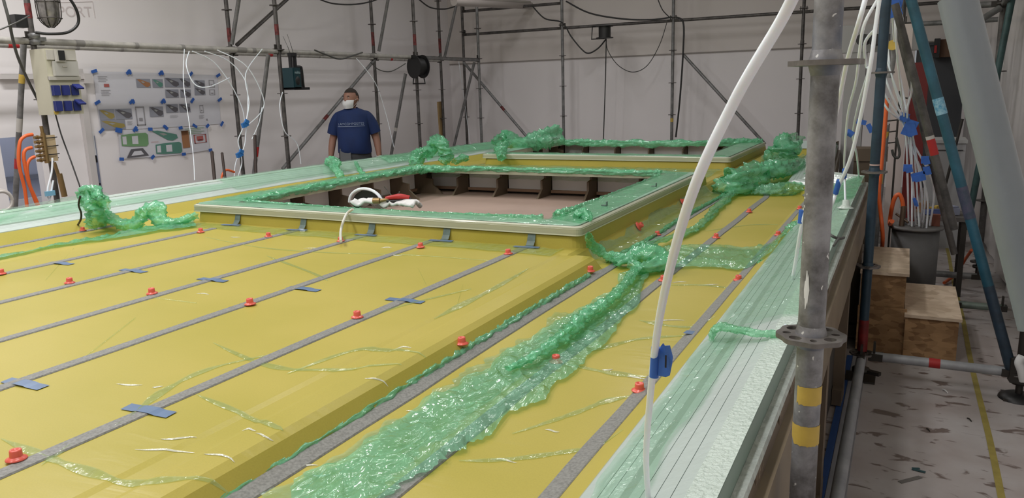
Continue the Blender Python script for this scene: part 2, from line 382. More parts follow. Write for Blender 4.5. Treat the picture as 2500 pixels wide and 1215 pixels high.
H1 = (-3.93, -1.33, 3.28, 5.66); HOLE = {3.28: 5.90, 6.90: 8.90}   # hatch 1 coaming outer rectangle
H2 = (-3.88, -1.36, 6.90, 8.80)
def inhole(x, y):
    for (a, b_, c, d) in (H1, H2):
        if a+.02 < x < b_-.02 and c+.02 < y < HOLE[c]: return True
    return False
mould = empty('deck_mould', 'long low yellow deck mould wrapped in green vacuum film filling the room', 'mould')
Y0, Y1 = -1.2, 9.1
xs = set()
for e in (1.40, 1.285):
    for q in (-.19, -.17, -.12, -.10, -.03, -.008, .02, .035):
        xs.add(round(XC+(e+q), 4)); xs.add(round(XC-(1.4+q), 4))
xs |= {round(XC+s*q, 4) for s in (-1, 1) for q in (1.60, 1.99, 2.03, 2.11)}
xs |= {H1[0]+.02, H1[1]-.02, H2[0]+.02, H2[1]-.02, XC}
xs = sorted(xs)
ys = sorted({Y0, H1[2]+.02, 5.90, H2[2]+.02, 8.90, Y1, 3.15, 3.17, 6.49, 6.51, 5.75, 6.0}|{Y0+i*.3 for i in range(1, 34)})
b = MB()
idx = {}
def vtx(x, y):
    k = (round(x, 4), round(y, 4))
    if k not in idx: idx[k] = len(b.v); b.v.append((warp(x, y), y, HZ(x, y)))
    return idx[k]
for i in range(len(xs)-1):
    for j in range(len(ys)-1):
        if inhole((xs[i]+xs[i+1])/2, (ys[j]+ys[j+1])/2): continue
        b.f.append((vtx(xs[i], ys[j]), vtx(xs[i+1], ys[j]), vtx(xs[i+1], ys[j+1]), vtx(xs[i], ys[j+1]))); b.m.append(0); b.sm.append(False)
# far end: yellow rise
dk = b.build('yellow_deck', YEL, mould)
# white foam bulwark boards, both sides, with fine grooves
def band(name, d0, d1, side, m, lift=0, ya=Y0, yb=Y1, grooves=()):
    b = MB(); n = 40; yy = sorted([ya+(yb-ya)*i/n for i in range(n+1)]+[5.75, 6.0])
    ds = [d0]+[g for g in grooves]+[d1]
    vs = []
    for y in yy:
        for d in ds: X = XC+side*d; vs.append((warp(X, y), y, HZ(X, y)+lift))
    k = len(ds)
    b.add(vs, [(i*k+j, i*k+j+1, (i+1)*k+j+1, (i+1)*k+j) for i in range(len(yy)-1) for j in range(k-1)])
    if lift > .0:
        for e, q in ((0, ds[0]), (k-1, ds[-1])):
            w2 = [(warp(XC+side*q, y), y, HZ(XC+side*q, y)-.004) for y in yy]
            o = len(b.v); b.v += w2
            for i in range(len(yy)-1): b.f.append((i*k+e, (i+1)*k+e, o+i+1, o+i)); b.m.append(0); b.sm.append(False)
    return b.build(name, m, mould)
planks = [(2.112, 2.1505), (2.152, 2.1705), (2.172, 2.2005), (2.202, 2.2325), (2.234, 2.2625), (2.264, 2.2925), (2.294, 2.3195)]
for side in (-1, 1):
    band('backing_board', 2.108, 2.372, side, GROOVE, .0005)
    for (a, c) in planks: band('foam_plank', a, c, side, FOAM, .002)
    band('edge_foam_strip', 2.321, 2.372, side, FOAMW, .006)
# outer edges
def extrude_profile(name, prof, m, side, parent=mould, ya=Y0, yb=Y1, n=40, wob=0):
    b = MB(); vs = []; yy = sorted([ya+(yb-ya)*i/n for i in range(n+1)]+[y for y in (5.75, 6.0) if ya < y < yb])
    for y in yy:
        for j, (d, z) in enumerate(prof):
            q = wob*noise.noise(Vector((j*3.1, y*9, 1))) if j in (len(prof)-1, len(prof)-2) else 0
            vs.append((warp(XC+side*(d+q), y), y, z))
    k = len(prof); b.add(vs, [(i*k+j, i*k+j+1, (i+1)*k+j+1, (i+1)*k+j) for i in range(len(yy)-1) for j in range(k-1)])
    b.add(vs, [tuple(range(k)), tuple(range((len(yy)-1)*k, len(yy)*k))]) if k > 2 else None
    return b.build(name, m, parent)
for side in (-1, 1):
    extrude_profile('rim_face', [(2.3725, .951), (2.376, .902), (2.365, .902), (2.365, .94), (2.3725, .951)], DARKEDGE, side)
    extrude_profile('sealant_lip', [(2.376, .906), (2.396, .905), (2.400, .895), (2.378, .885), (2.376, .906)], LIPM, side, n=300, wob=.006)
    extrude_profile('side_board', [(2.385, .893), (2.398, .85), (2.40, .845), (2.385, .84), (2.378, .893), (2.385, .893)], BROWN, side)
    extrude_profile('lower_plank', [(2.412, .85), (2.420, .85), (2.420, .655), (2.385, .655), (2.385, .85), (2.412, .85)], BROWN_L, side)
    extrude_profile('recess_shade', [(2.36, .65), (2.36, .02), (2.34, .02), (2.34, .65), (2.36, .65)], DARKIN, side)  # dark sheet closing the recess behind the posts, its shade put into the colour
    for k in range(9):
        y = -.6+k*1.15; X = warp(XC+side*2.385, y)
        b = MB(); b.box((X, y, .33), (.05, .09, .64)); b.box((X-side*.0, y, .05), (.045, .22, .08)); b.build('support_post', BROWN, mould)
# clear tape tabs along the right side board
for k in range(26):
    y = 1.2+k*.24+rnd.uniform(-.05, .05); X = warp(XC+2.394, y)
    b = MB(); b.box((X+.001, y, .868), (.003, .08, .05), mi=0)
    b.build('clear_tab', [mat('shiny_brown_tape', (.27, .21, .16), .15, coat=.8, bump=.6, bscale=50)], mould)
# front and far closing faces
b = MB()
prof = [(XC-2.4, .946)]+[(x, HZ(x, Y1)) for x in xs]+[(XC+2.4, .946)]
b.prism([(warp(x, Y1), Y1, z) for x, z in prof]+[(warp(XC+2.4, Y1), Y1, .05), (warp(XC-2.4, Y1), Y1, .05)], (0, .03, 0))
b.build('end_board', BROWN, mould)
# far bulwark across the bow (between hatch 2 and the far end), right and left of the hatch
b = MB()
for (xa, xb) in ((-4.55, -3.95), (-1.25, -.9)):
    b.prism([(xa, 8.93, .79), (xb, 8.93, .79), (xb, 9.0, .87), (xa, 9.0, .87)], (0, .03, 0), mi=0)
    b.prism([(xa, 8.99, .87), (xb, 8.99, .87), (xb, 9.12, .945), (xa, 9.12, .945)], (0, .03, 0), mi=1)
b.build('bow_rise', [YEL, FOAM], mould)

def rrect(x0, x1, y0, y1, r, n=5):
    pts = []
    for cx_, cy_, a in ((x1-r, y0+r, -PI/2), (x1-r, y1-r, 0), (x0+r, y1-r, PI/2), (x0+r, y0+r, PI)):
        for k in range(n+1): t = a+PI/2*k/n; pts.append((cx_+r*math.cos(t), cy_+r*math.sin(t)))
    return pts
def ring(name, outer, inner, levels, m, parent, mi=0):
    # strip surface through list of (loop, z)
    b = MB(); n = len(levels[0][0]); vs = []
    for lp, z in levels: vs += [(x, y, z) for x, y in lp]
    for i in range(len(levels)-1):
        b.add(vs, [], 0)
        break
    b.v = [tuple(v) for v in vs]
    for i in range(len(levels)-1):
        for k in range(n): b.f.append((i*n+k, i*n+(k+1) % n, (i+1)*n+(k+1) % n, (i+1)*n+k)); b.m.append(0); b.sm.append(False)
    return b.build(name, m, parent)
def hatch(H, inner, label):
    x0, x1, y0, y1 = H
    h = empty('hatch_coaming', None); h.parent = mould; tag(h, label)
    oA = rrect(x0+.03, x1-.03, y0+.03, y1-.03, .03); oB = rrect(x0-.01, x1+.0, y0, y1, .035); iA = rrect(*inner, .03)
    iF = rrect(inner[0]-.02, inner[1]+.02, inner[2]-.02, inner[3]+.02, .03)
    ring('coaming_wall', None, None, [(rrect(x0-.005, x1+.005, y0-.005, y1+(.26 if y0 < 5 else .12), .06), .788), (rrect(x0+.01, x1-.01, y0+.012, y1+(.255 if y0 < 5 else .115), .06), .905), (oA, .913)], YEL, h)
    ring('flange_edge', None, None, [(oA, .915), (oB, .914), (oB, .950), (rrect(x0, x1-.01, y0+.01, y1-.01, .035), .955), (iF, .957), (iA, .955), (iA, .915), (oA, .915)], FLFACE, h)
    ring('flange_top', None, None, [(rrect(x0+.012, x1-.022, y0+.018, y1-.022, .035), .9575), (rrect(x0+.014, x1-.024, y0+.02, y1-.024, .035), .9615), (iF, .9625), (iA, .958)], FLTOP, h)
    ring('white_lower_line', None, None, [(rrect(x0-.012, x1+.002, y0-.002, y1+.002, .035), .912), (rrect(x0-.013, x1+.003, y0-.003, y1+.003, .035), .919)], TRIMW, h)
    ring('white_upper_line', None, None, [(rrect(x0-.011, x1+.001, y0-.001, y1+.001, .035), .944), (rrect(x0, x1-.01, y0+.01, y1-.01, .035), .957)], TRIMW, h)
    return h
I1 = (-3.70, -1.56, 3.42, 5.55); I2 = (-3.72, -1.60, 7.04, 8.66)
hatch(H1, I1, 'raised coaming around the nearer open hatch'); hatch(H2, I2, 'raised coaming around the farther open hatch')

# the framing inside the two openings
def pit(I, xw, xe, yf, zf, name, ribx, riby, ybk):
    p = empty('hatch_well', 'ribbed well below the %s hatch opening, with a bare board floor' % name); p.parent = mould
    b = MB(); b.box(((xw+xe)/2, (ybk+yf)/2, zf-.01), (xe-xw, yf-ybk, .02)); b.build('well_floor', PITFLOOR, p)
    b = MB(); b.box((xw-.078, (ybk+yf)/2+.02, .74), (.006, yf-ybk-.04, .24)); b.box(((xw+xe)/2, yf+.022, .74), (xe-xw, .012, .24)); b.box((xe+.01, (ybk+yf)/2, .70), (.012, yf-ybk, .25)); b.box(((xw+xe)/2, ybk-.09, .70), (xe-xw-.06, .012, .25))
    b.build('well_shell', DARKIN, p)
    allx = ribx; 
    for a, c in zip(allx, allx[1:]):
        q = MB(); q.box(((a+c)/2, yf+.01, zf+.115), (c-a-.03, .008, .15)); q.build('white_panel', WHITEPANEL, p)
        q = MB(); q.box(((a+c)/2, yf-.01, zf+.03), (c-a-.03, .03, .022)); q.build('batten', BATTEN, p)
    for x in allx:
        q = MB(); q.prism([(x-.009, yf, zf), (x-.009, yf-.27, zf), (x-.009, yf-.18, zf+.07), (x-.009, yf-.18, zf+.14), (x-.009, yf-.11, zf+.15), (x-.009, yf-.11, zf+.19), (x-.009, yf, zf+.19)], (.018, 0, 0)); q.build('rib', BROWN, p)
    for a, c in zip(riby, riby[1:]):
        q = MB(); q.box((xw-.07, (a+c)/2, zf+.115), (.008, c-a-.03, .15)); q.build('white_panel', WHITEPANEL, p)
        q = MB(); q.box((xw-.05, (a+c)/2, zf+.03), (.03, c-a-.03, .022)); q.build('batten', BATTEN, p)
    for y in riby:
        q = MB(); q.prism([(xw-.08, y-.009, zf), (xw+.22, y-.009, zf), (xw+.12, y-.009, zf+.08), (xw+.12, y-.009, zf+.13), (xw+.05, y-.009, zf+.14), (xw+.05, y-.009, zf+.19), (xw-.08, y-.009, zf+.19)], (0, .018, 0)); q.build('rib', BROWN, p)
pit(I1, -3.82, -1.36, 5.87, .715, 'nearer', [-3.86, -3.46, -3.065, -2.65, -2.24, -1.83, -1.42], [3.5, 3.7, 4.1, 4.51, 4.9, 5.30, 5.67], 3.42)
pit(I2, -3.80, -1.40, 8.84, .73, 'farther', [-3.8]+[q[0] for q in ((-3.476,8.840,0.821), (-3.063,8.840,0.826), (-2.650,8.840,0.830), (-2.249,8.840,0.835), (-1.869,8.840,0.839))], [7.2, 7.65, 8.1, 8.55], 7.0)

# ---------------------------------------------------------------- flow strips, ports, tape on the deck
ordn = ['nearest', 'second', 'third', 'fourth', 'fifth', 'sixth', 'seventh', 'eighth']
def strip(name, x0, x1, ya, yb, w_, label, lift=.004, cat='strip', group=None, m=None):
    b = MB(); n = max(8, int((yb-ya)/.12)); vs = []
    for i in range(n+1):
        t = i/n; y = ya+(yb-ya)*t; x = x0+(x1-x0)*t+.006*noise.noise(Vector((y*1.7, x0*5, 0)))
        ww = w_*(1+.12*noise.noise(Vector((y*4, x0*7, 2))))
        for q, h in ((-ww/2, .0005), (-ww/2+.003, lift), (ww/2-.003, lift), (ww/2, .0005)):
            X = x+q; vs.append((warp(X, y), y, HZ(X, y)+h))
    b.add(vs, [(i*4+j, i*4+j+1, (i+1)*4+j+1, (i+1)*4+j) for i in range(n) for j in range(3)])
    return b.build(name, m or GREY_STRIP, None, label, cat, group)
G1 = 'grey resin flow strips laid along the mould'
SA = [(-1.632, -1.60, 'grey flow strip on the raised deck nearest the yellow step'),
      (-2.118, -2.13, 'grey flow strip on the raised deck, second from the deck step'),
      (-2.575, -2.56, 'grey flow strip on the raised deck meeting the hatch where the bent white hose is'),
      (-3.11, -3.04, 'grey flow strip on the raised deck, third from the far left film edge'),
      (-3.60, -3.575, 'grey flow strip on the raised deck ending near the left hatch corner')]
for k, (a, c, lb) in enumerate(SA): strip('flow_strip', a, c, -.9, 3.25 if k < 4 else 3.12, .045, lb, group=G1)
strip('flow_strip', -1.165, -1.155, -.9, 5.6, .044, 'grey flow strip in the gutter at the foot of the yellow step', group=G1)
strip('flow_strip', -.905, -.86, -.9, 5.9, .044, 'grey flow strip on the side deck partly hidden under the green film swath', group=G1)
strip('flow_strip', -.60, -.562, -.9, 5.8, .048, 'grey flow strip on the side deck nearest the white foam edge', group=G1)
strip('flow_strip', -4.60, -4.62, 1.5, 3.6, .03, 'grey flow strip in the left gutter under the yellow rise', group=G1)
strip('flow_strip', -.90, -.92, 6.3, 8.3, .04, 'short far grey flow strip on the side deck beside the farther hatch', group=G1)
# upright tabs on the coaming faces with a blue foot tape
TL = ['nearest the hatch corner by the green knot', 'second from the green knot', 'beside the bent white hose', 'second from the left hatch corner', 'nearest the left hatch corner']
for k, px in enumerate([(-1.588,3.279,0.850), (-2.073,3.276,0.850), (-2.551,3.271,0.850), (-3.037,3.266,0.850), (-3.554,3.267,0.850)]):
    x = px[0]
    t = empty('taped_tab', 'dark grey tab up the yellow coaming, '+TL[k], 'tab', 'grey tabs up the hatch coaming')
    b = MB(); vs = []
    for y, z in ((3.22, .853), (3.262, .857), (3.276, .875), (3.288, .908)):
        for q in (-.021, .021): vs.append((x+q, y, z))
    b.add(vs, [(0, 1, 3, 2), (2, 3, 5, 4), (4, 5, 7, 6)]); b.build('upright_strip', TEALTAB, t)
    b = MB(); b.box((x, 3.225, .856), (.13, .028, .002), rz=.12); b.build('foot_tape', BLUETD, t)
for k, (x, y) in enumerate([(-1.5, 3.9), (-1.475, 4.75)]):
    t = MB(); t.box((x+.06, y, .966), (.03, .02, .004)); t.box((x+.075, y, .975), (.004, .02, .022))
    t.build('flange_clip', TEALTAB, None, 'small dark tab on the right hatch flange, the %s one' % ('nearer', 'farther')[k], 'clip')

port_b = MB(); port_b.lathe((0, 0, 0), [(.001, .002), (.0275, .0015), (.027, .004), (.020, .0075), (.0165, .010)], 24)
port_c = MB(); port_c.lathe((0, 0, 0), [(.0165, .008), (.0155, .026), (.0145, .029), (.008, .0295), (.007, .024), (.001, .023)], 24)
pb0 = port_b.build('base_flange', RED); pc0 = port_c.build('collar', RED)
pme = (pb0.data, pc0.data); bpy.data.objects.remove(pb0); bpy.data.objects.remove(pc0)
def port(p, label, group, z=None, s=1.0):
    x, y, _ = p
    e = empty('resin_port', label, 'port', group, loc=(x, y, (HZ(x, y) if z is None else z)+.004)); e.rotation_euler = (rnd.uniform(-.05, .05), rnd.uniform(-.05, .05), rnd.uniform(0, 6)); e.scale = (s, s, s)
    link('base_flange', pme[0], e); link('collar', pme[1], e)
    return e
GP = 'red silicone resin ports on the deck'
PORTS = [((-1.650,0.850,0.855), 'red rubber resin port closest to the camera, at the lower left of the deck'),
 ((-1.622,1.974,0.855), 'red rubber port on the strip nearest the deck step, between two blue tape crosses'),
 ((-1.602,3.060,0.855), 'red rubber port beside the green knot end of the hatch, on the raised deck'),
 ((-2.103,1.959,0.855), 'red rubber port on the second strip from the step, halfway along the raised deck'),
 ((-2.082,3.051,0.855), 'red rubber port just in front of the hatch, second from its green-knot corner'),
 ((-2.597,1.929,0.855), 'red rubber port on the middle strip, left of the middle blue tape cross'),
 ((-2.574,3.045,0.855), 'red rubber port with the bent white hose pushed into it'),
 ((-3.097,1.919,0.855), 'red rubber port on the fourth strip from the step, toward the left'),
 ((-3.048,3.015,0.855), 'red rubber port in front of the hatch, second from its left corner'),
 ((-3.575,1.912,0.855), 'red rubber port cut by the left side of the photo'),
 ((-3.541,2.991,0.855), 'red rubber port in front of the left corner of the hatch'),
 ((-4.622,2.999,0.800), 'red rubber port in the left gutter beside the black cable'),
 ((-1.194,1.949,0.795), 'red rubber port in the gutter at the foot of the yellow step'),
 ((-1.186,3.035,0.795), 'red rubber port in the gutter near the green film knot'),
 ((-0.890,1.988,0.795), 'faint red port seen through the green film swath'),
 ((-0.590,1.864,0.795), 'red rubber port wrapped in twisted film beside the near hose tag'),
 ((-0.866,3.054,0.795), 'red rubber port behind the thick white hose on the side deck'),
 ((-0.574,3.142,0.795), 'red rubber port on the side deck strip, left of the near steel pole'),
 ((-1.175,4.020,0.795), 'red rubber port in the gutter behind the hatch corner'),
 ((-0.863,4.051,0.795), 'red rubber port on the middle side strip past the cross film band'),
 ((-0.850,4.944,0.795), 'red rubber port on the middle side strip, the farthest before the big film clump'),
 ((-0.560,4.142,0.795), 'red rubber port half under green film left of the near pole'),
 ((-0.562,5.065,0.795), 'red rubber port just left of the near pole behind the upper blue hose tag'),
 ((-1.387,4.331,0.830), 'red rubber port stuck low on the right side of the nearer hatch, nearer one'),
 ((-1.398,5.290,0.830), 'red rubber port stuck low on the right side of the nearer hatch, farther one'),
 ((-3.567,7.022,0.855), 'red port between the two hatches, farthest left'),
 ((-3.055,6.988,0.855), 'red port between the two hatches, second from the left'),
 ((-2.582,6.996,0.855), 'red port between the two hatches, third from the left'),
 ((-2.141,7.119,0.855), 'red port between the two hatches, nearest the thick white hose')]
for k, (p, lb) in enumerate(PORTS):
    s = .78
    if k in (23, 24): p = (-1.305, p[1]-.25, .83); e = port(p, lb, GP, z=.82); e.rotation_euler = (0, PI/3, 0)
    else: port(p, lb, GP, s=s)
for k, q in enumerate([(-3.531,7.064,0.860), (-2.712,7.125,0.860), (-2.111,7.235,0.860)]):
    b = MB(); b.box(q, (.07, .05, .035), rz=.3); b.box((q[0]+.03, q[1]+.01, q[2]+.015), (.05, .02, .012), rz=.8)
    b.build('blue_tape_wad', BLUET, None, 'wad of blue tape between the two hatches, %s' % ['leftmost', 'middle one', 'rightmost'][k], 'tape', 'blue tape wads between the hatches')
# blue tape crosses over the strips
CR = [((-2.096,1.132,0.857), 'blue tape across a grey strip at the left edge of the deck'), ((-1.613,1.147,0.857), 'large blue tape cross nearest the camera'),
      ((-1.594,2.220,0.857), 'blue tape cross closest to the yellow deck step'), ((-2.074,2.214,0.857), 'blue tape cross on the second strip from the step'),
      ((-2.553,2.190,0.857), 'blue tape cross on the middle strip'), ((-3.045,2.182,0.857), 'blue tape cross on the fourth strip from the step'),
      ((-3.535,2.162,0.857), 'farthest left small blue tape cross'), ((-0.567,2.386,0.797), 'blue tape on the side deck strip near the white foam')]
for k, (q, lb) in enumerate(CR):
    b = MB(); x, y, _ = q; z = HZ(x, y)+.0055; n = 8
    ln = .155 if k < 7 else .07
    a = rnd.uniform(-.03, .08); vs = []
    for i in range(n+1):
        t = (i/n-.5)*ln
        for qy in (-.018, .018):
            px_ = x+t*math.cos(a)-qy*math.sin(a); py_ = y+t*math.sin(a)+qy*math.cos(a)
            vs.append((px_+(.004*rnd.uniform(-1, 1) if i in (0, n) else 0), py_, z-.003*(abs(t) > .035)))
    b.add(vs, [(i*2, i*2+1, i*2+3, i*2+2) for i in range(n)])
    b.build('blue_tape_strip', BLUETD, None, lb, 'tape', 'blue tape crosses on the deck')

# ---------------------------------------------------------------- green film
def patch(name, A, B, m, label=None, amp=.03, lift=.012, nu=90, nv=22, seed=0, zf=None, cat='film', group=None, edge=.02, parent=None, fscale=6.5):
    A = smooth_path(A, 8); B = smooth_path(B, 8); b = MB(); vs = []
    for i in range(nu+1):
        p = path_at(A, i/nu); q = path_at(B, i/nu)
        for j in range(nv+1):
            t = j/nv; r = p.lerp(q, t)
            e = (edge*2*noise.noise(Vector((i*.07, seed, 3)))+edge*.5*noise.noise(Vector((i*.3, seed, 3))))*(1-t)+(edge*2*noise.noise(Vector((i*.07, seed, 9)))+edge*.5*noise.noise(Vector((i*.3, seed, 9))))*t
            d = (q-p).normalized() if (q-p).length > 0 else Vector((1, 0, 0))
            x = r.x+d.x*e; y = r.y+d.y*e
            wob = noise.noise(Vector((x*2, y*2, seed)))*.6
            n1 = noise.noise(Vector(((x+wob*.1)*fscale, y*fscale*.45, seed))); n2 = noise.noise(Vector(((x+y*.6)*fscale*1.9+wob, (y-x*.4)*fscale*.7, seed+5))); n3 = noise.noise(Vector(((x-y*.5)*fscale*4, (y+x)*fscale*1.6, seed+8)))
            h = amp*(1-abs(n1)*2.2)*.55+amp*.5*(1-min(1, abs(n2)*4))+amp*.30*(1-min(1, abs(n3)*4))
            rim = min(1, min(t, 1-t)*nv/3)
            z = max(HZ(x, y) if zf is None else zf(x, y), 0)+lift*.3+max(0.001, h*(.35+.65*rim)+lift*.4)
            vs.append((x, y, z))
    w_ = nv+1
    b.add(vs, [(i*w_+j, i*w_+j+1, (i+1)*w_+j+1, (i+1)*w_+j) for i in range(nu) for j in range(nv)], 0, True)
    return b.build(name, m, parent, label, cat if not parent else None, group)
def rope(name, pts, rad, m, label=None, seed=0, flat=1.0, seg=24, nu=70, crump=.5, cat='film', group=None, parent=None):
    Pp = smooth_path(pts, 8); b = MB(); vs = []; a = None
    LEN = sum((q-p_).length for p_, q in zip(Pp, Pp[1:])); rav = sum(rad)/len(rad)
    nu = int(max(nu, min(260, LEN/rav*10))); seg = max(seg, 24)
    for i in range(nu+1):
        t = i/nu; p = path_at(Pp, t); d = (path_at(Pp, t+.01)-path_at(Pp, t-.01)).normalized()
        a = (Vector((0, 0, 1))-d*d.z); a = a.normalized() if a.length > .3 else d.orthogonal().normalized()
        c = d.cross(a); r = lerp_list(rad, t)
        for k in range(seg):
            th = 2*PI*k/seg+t*2
            L_ = t*LEN/rav; tw = th+L_*.10
            n1 = noise.noise(Vector((math.cos(th)*1.1, math.sin(th)*1.1, L_*.38+seed*7.3)))
            n2 = noise.noise(Vector((math.cos(tw)*3.0, math.sin(tw)*3.0, L_*.16+seed)))
            n4 = noise.noise(Vector((math.cos(tw)*6.5, math.sin(tw)*6.5, L_*.22+seed+20)))
            q = r*(.92+crump*1.3*n1+crump*.75*(.5-min(1, abs(n2)*3.2))+crump*.34*(.5-min(1, abs(n4)*3)))
            vs.append(p+a*math.sin(th)*q*flat+c*math.cos(th)*q)
    b.add(vs, [(i*seg+k, i*seg+(k+1) % seg, (i+1)*seg+(k+1) % seg, (i+1)*seg+k) for i in range(nu) for k in range(seg)], 0, True)
    return b.build(name, m, parent, label, cat if not parent else None, group)
GF = 'crumpled green bagging film'
# big swath in the foreground
patch('bagging_film', [(-1.088,0.990,0.800), (-1.086,1.270,0.800), (-1.073,1.661,0.800), (-1.060,2.030,0.800), (-1.046,2.390,0.800), (-1.017,2.726,0.800), (-1.054,3.193,0.800)],
      [(-0.892,1.078,0.800), (-0.869,1.281,0.800), (-0.851,1.430,0.800), (-0.813,1.740,0.800), (-0.805,2.016,0.800), (-0.840,2.499,0.800), (-0.958,3.187,0.800)], FILM,
      'wide crumpled green film swath running down the side deck to the front', amp=.014, seed=2, nu=220, nv=40, edge=.035, fscale=7)
sw = patch('bagging_film', [(-1.148,0.963,0.800), (-1.107,1.155,0.800), (-1.101,1.543,0.800), (-1.095,1.858,0.800), (-1.071,2.303,0.800), (-1.029,2.626,0.800)],
      [(-0.952,1.051,0.800), (-0.925,1.206,0.800), (-0.940,1.464,0.800), (-0.934,1.888,0.800), (-0.911,2.178,0.800), (-0.897,2.532,0.800)], FILM_L,
      'second paler layer of film folded under the wide foreground swath', amp=.010, seed=5, nu=160, nv=24, lift=.004, edge=.04)
rope('film_fold', [(-0.964,1.819,0.820), (-0.924,2.014,0.830), (-0.942,2.327,0.830), (-0.935,2.640,0.830), (-0.993,3.122,0.830)], [.012, .022, .028, .022, .018], FILM_D, 'dark twisted ridge of film along the top of the wide swath', seed=4, flat=.6)
# knot and its arms
rope('film_knot', [(-1.134,3.202,0.820), (-1.069,3.266,0.840), (-0.977,3.248,0.860), (-0.908,3.238,0.830), (-0.978,3.131,0.820), (-1.038,3.144,0.840)], [.03, .045, .055, .045, .04, .03], FILM_D, 'thick knot of bunched green film beside the hatch corner', seed=1, flat=.75)
rope('film_rope', [(-1.240,3.155,0.945), (-1.265,3.258,0.880), (-1.217,3.309,0.830), (-1.114,3.257,0.825), (-1.048,3.294,0.830)], [.018, .022, .02, .024, .03], FILM_D, 'twisted green film rope from the hatch corner down to the knot', seed=3)
rope('film_rope', [(-1.057,3.514,0.830), (-1.098,3.449,0.850), (-1.081,3.664,0.830), (-1.023,4.089,0.810), (-1.014,4.435,0.810), (-1.070,5.083,0.810), (-1.084,5.627,0.820)], [.03, .03, .02, .022, .026, .03, .035], FILM, 'long thin film rope from the knot to the big far clump', seed=12, flat=.6)
patch('bagging_film', [(-1.093,3.706,0.800), (-0.925,3.786,0.800), (-0.711,3.838,0.800), (-0.562,3.890,0.800), (-0.492,4.023,0.800)],
      [(-0.941,3.193,0.800), (-0.810,3.324,0.800), (-0.635,3.347,0.800), (-0.503,3.395,0.800), (-0.477,3.446,0.800)], FILM, 'pale film band lying across the side deck between knot and near pole', amp=.02, seed=8, nu=90, nv=24)
rope('film_rope', [(-0.543,3.419,0.810), (-0.476,3.440,0.820), (-0.478,3.766,0.830), (-0.491,4.158,0.840), (-0.488,4.353,0.840)], [.02, .03, .028, .035, .02], FILM_D, 'bright green film bunch against the left of the near pole', seed=9, flat=.8)
# far clump left of pole
rope('film_clump', [(-1.211,5.956,0.820), (-1.081,5.751,0.880), (-1.029,6.314,0.880), (-0.894,6.464,0.900), (-0.823,7.187,0.880)], [.09, .13, .14, .12, .08], FILM_D, 'largest green film clump, standing left of the near pole past the knot', seed=6, flat=.62, nu=110, seg=30)
rope('film_clump', [(-0.971,5.809,0.800), (-0.826,5.811,0.820), (-0.697,5.915,0.820), (-0.581,6.024,0.810)], [.07, .11, .12, .10], FILM, 'flatter film heap in front of the largest green clump', seed=16, flat=.5, nu=90, seg=26)
rope('film_clump', [(-1.126,7.958,0.860), (-1.036,7.766,0.930), (-1.013,7.858,0.990), (-1.013,8.567,1.000)], [.10, .12, .11, .07], FILM_D, 'upright film clump at the far right of the mould', seed=7, flat=.9)
patch('bagging_film', [(-1.289,8.131,0.800), (-1.105,8.868,0.800), (-0.932,8.648,0.800)], [(-1.143,7.016,0.800), (-0.998,7.216,0.800), (-0.796,7.434,0.800)], FILM_L, 'thin film over the far side deck behind the largest clump', amp=.03, seed=18, nu=40)
# left side
rope('film_clump', [(-4.537,3.037,0.830), (-4.476,3.000,0.918), (-4.515,3.000,0.994), (-4.555,3.000,1.049), (-4.473,3.020,1.065), (-4.408,3.000,0.998), (-4.722,3.231,0.870)], [.05, .06, .055, .04, .03, .045, .04], FILM_D, 'tall green film peak standing by the black cable at left', seed=21, flat=.9, nu=120)
rope('film_rope', [(-4.672,3.182,0.880), (-4.345,3.059,0.850), (-4.139,3.020,0.860), (-4.075,3.044,0.930), (-4.020,3.077,0.940), (-3.942,3.069,0.870), (-3.851,3.113,0.880), (-3.845,3.225,0.900)], [.045, .05, .045, .055, .06, .05, .03, .03], FILM_D, 'green film bunch between the tall peak and the hatch corner', seed=22, flat=.75, nu=140)
patch('bagging_film', [(-4.159,2.117,0.850), (-4.177,2.247,0.850), (-4.158,2.567,0.850), (-4.139,3.019,0.850), (-3.932,3.268,0.850)], [(-3.891,1.973,0.850), (-3.911,2.097,0.850), (-3.932,2.421,0.850), (-3.785,2.884,0.850), (-3.704,3.103,0.850)], FILM_D, 'long shiny green film strip along the left edge of the raised deck', amp=.02, seed=23, nu=140, nv=12)
patch('bagging_film', [(-5.003,2.627,0.900), (-5.067,3.021,0.900), (-5.122,3.346,0.900), (-5.077,3.502,0.900)], [(-4.805,2.515,0.880), (-4.893,2.910,0.880), (-4.853,3.162,0.880), (-4.884,3.394,0.880)], FILM_L, 'green film laid over the left foam rim in front of the drawings', amp=.015, seed=24, nu=80, nv=12)
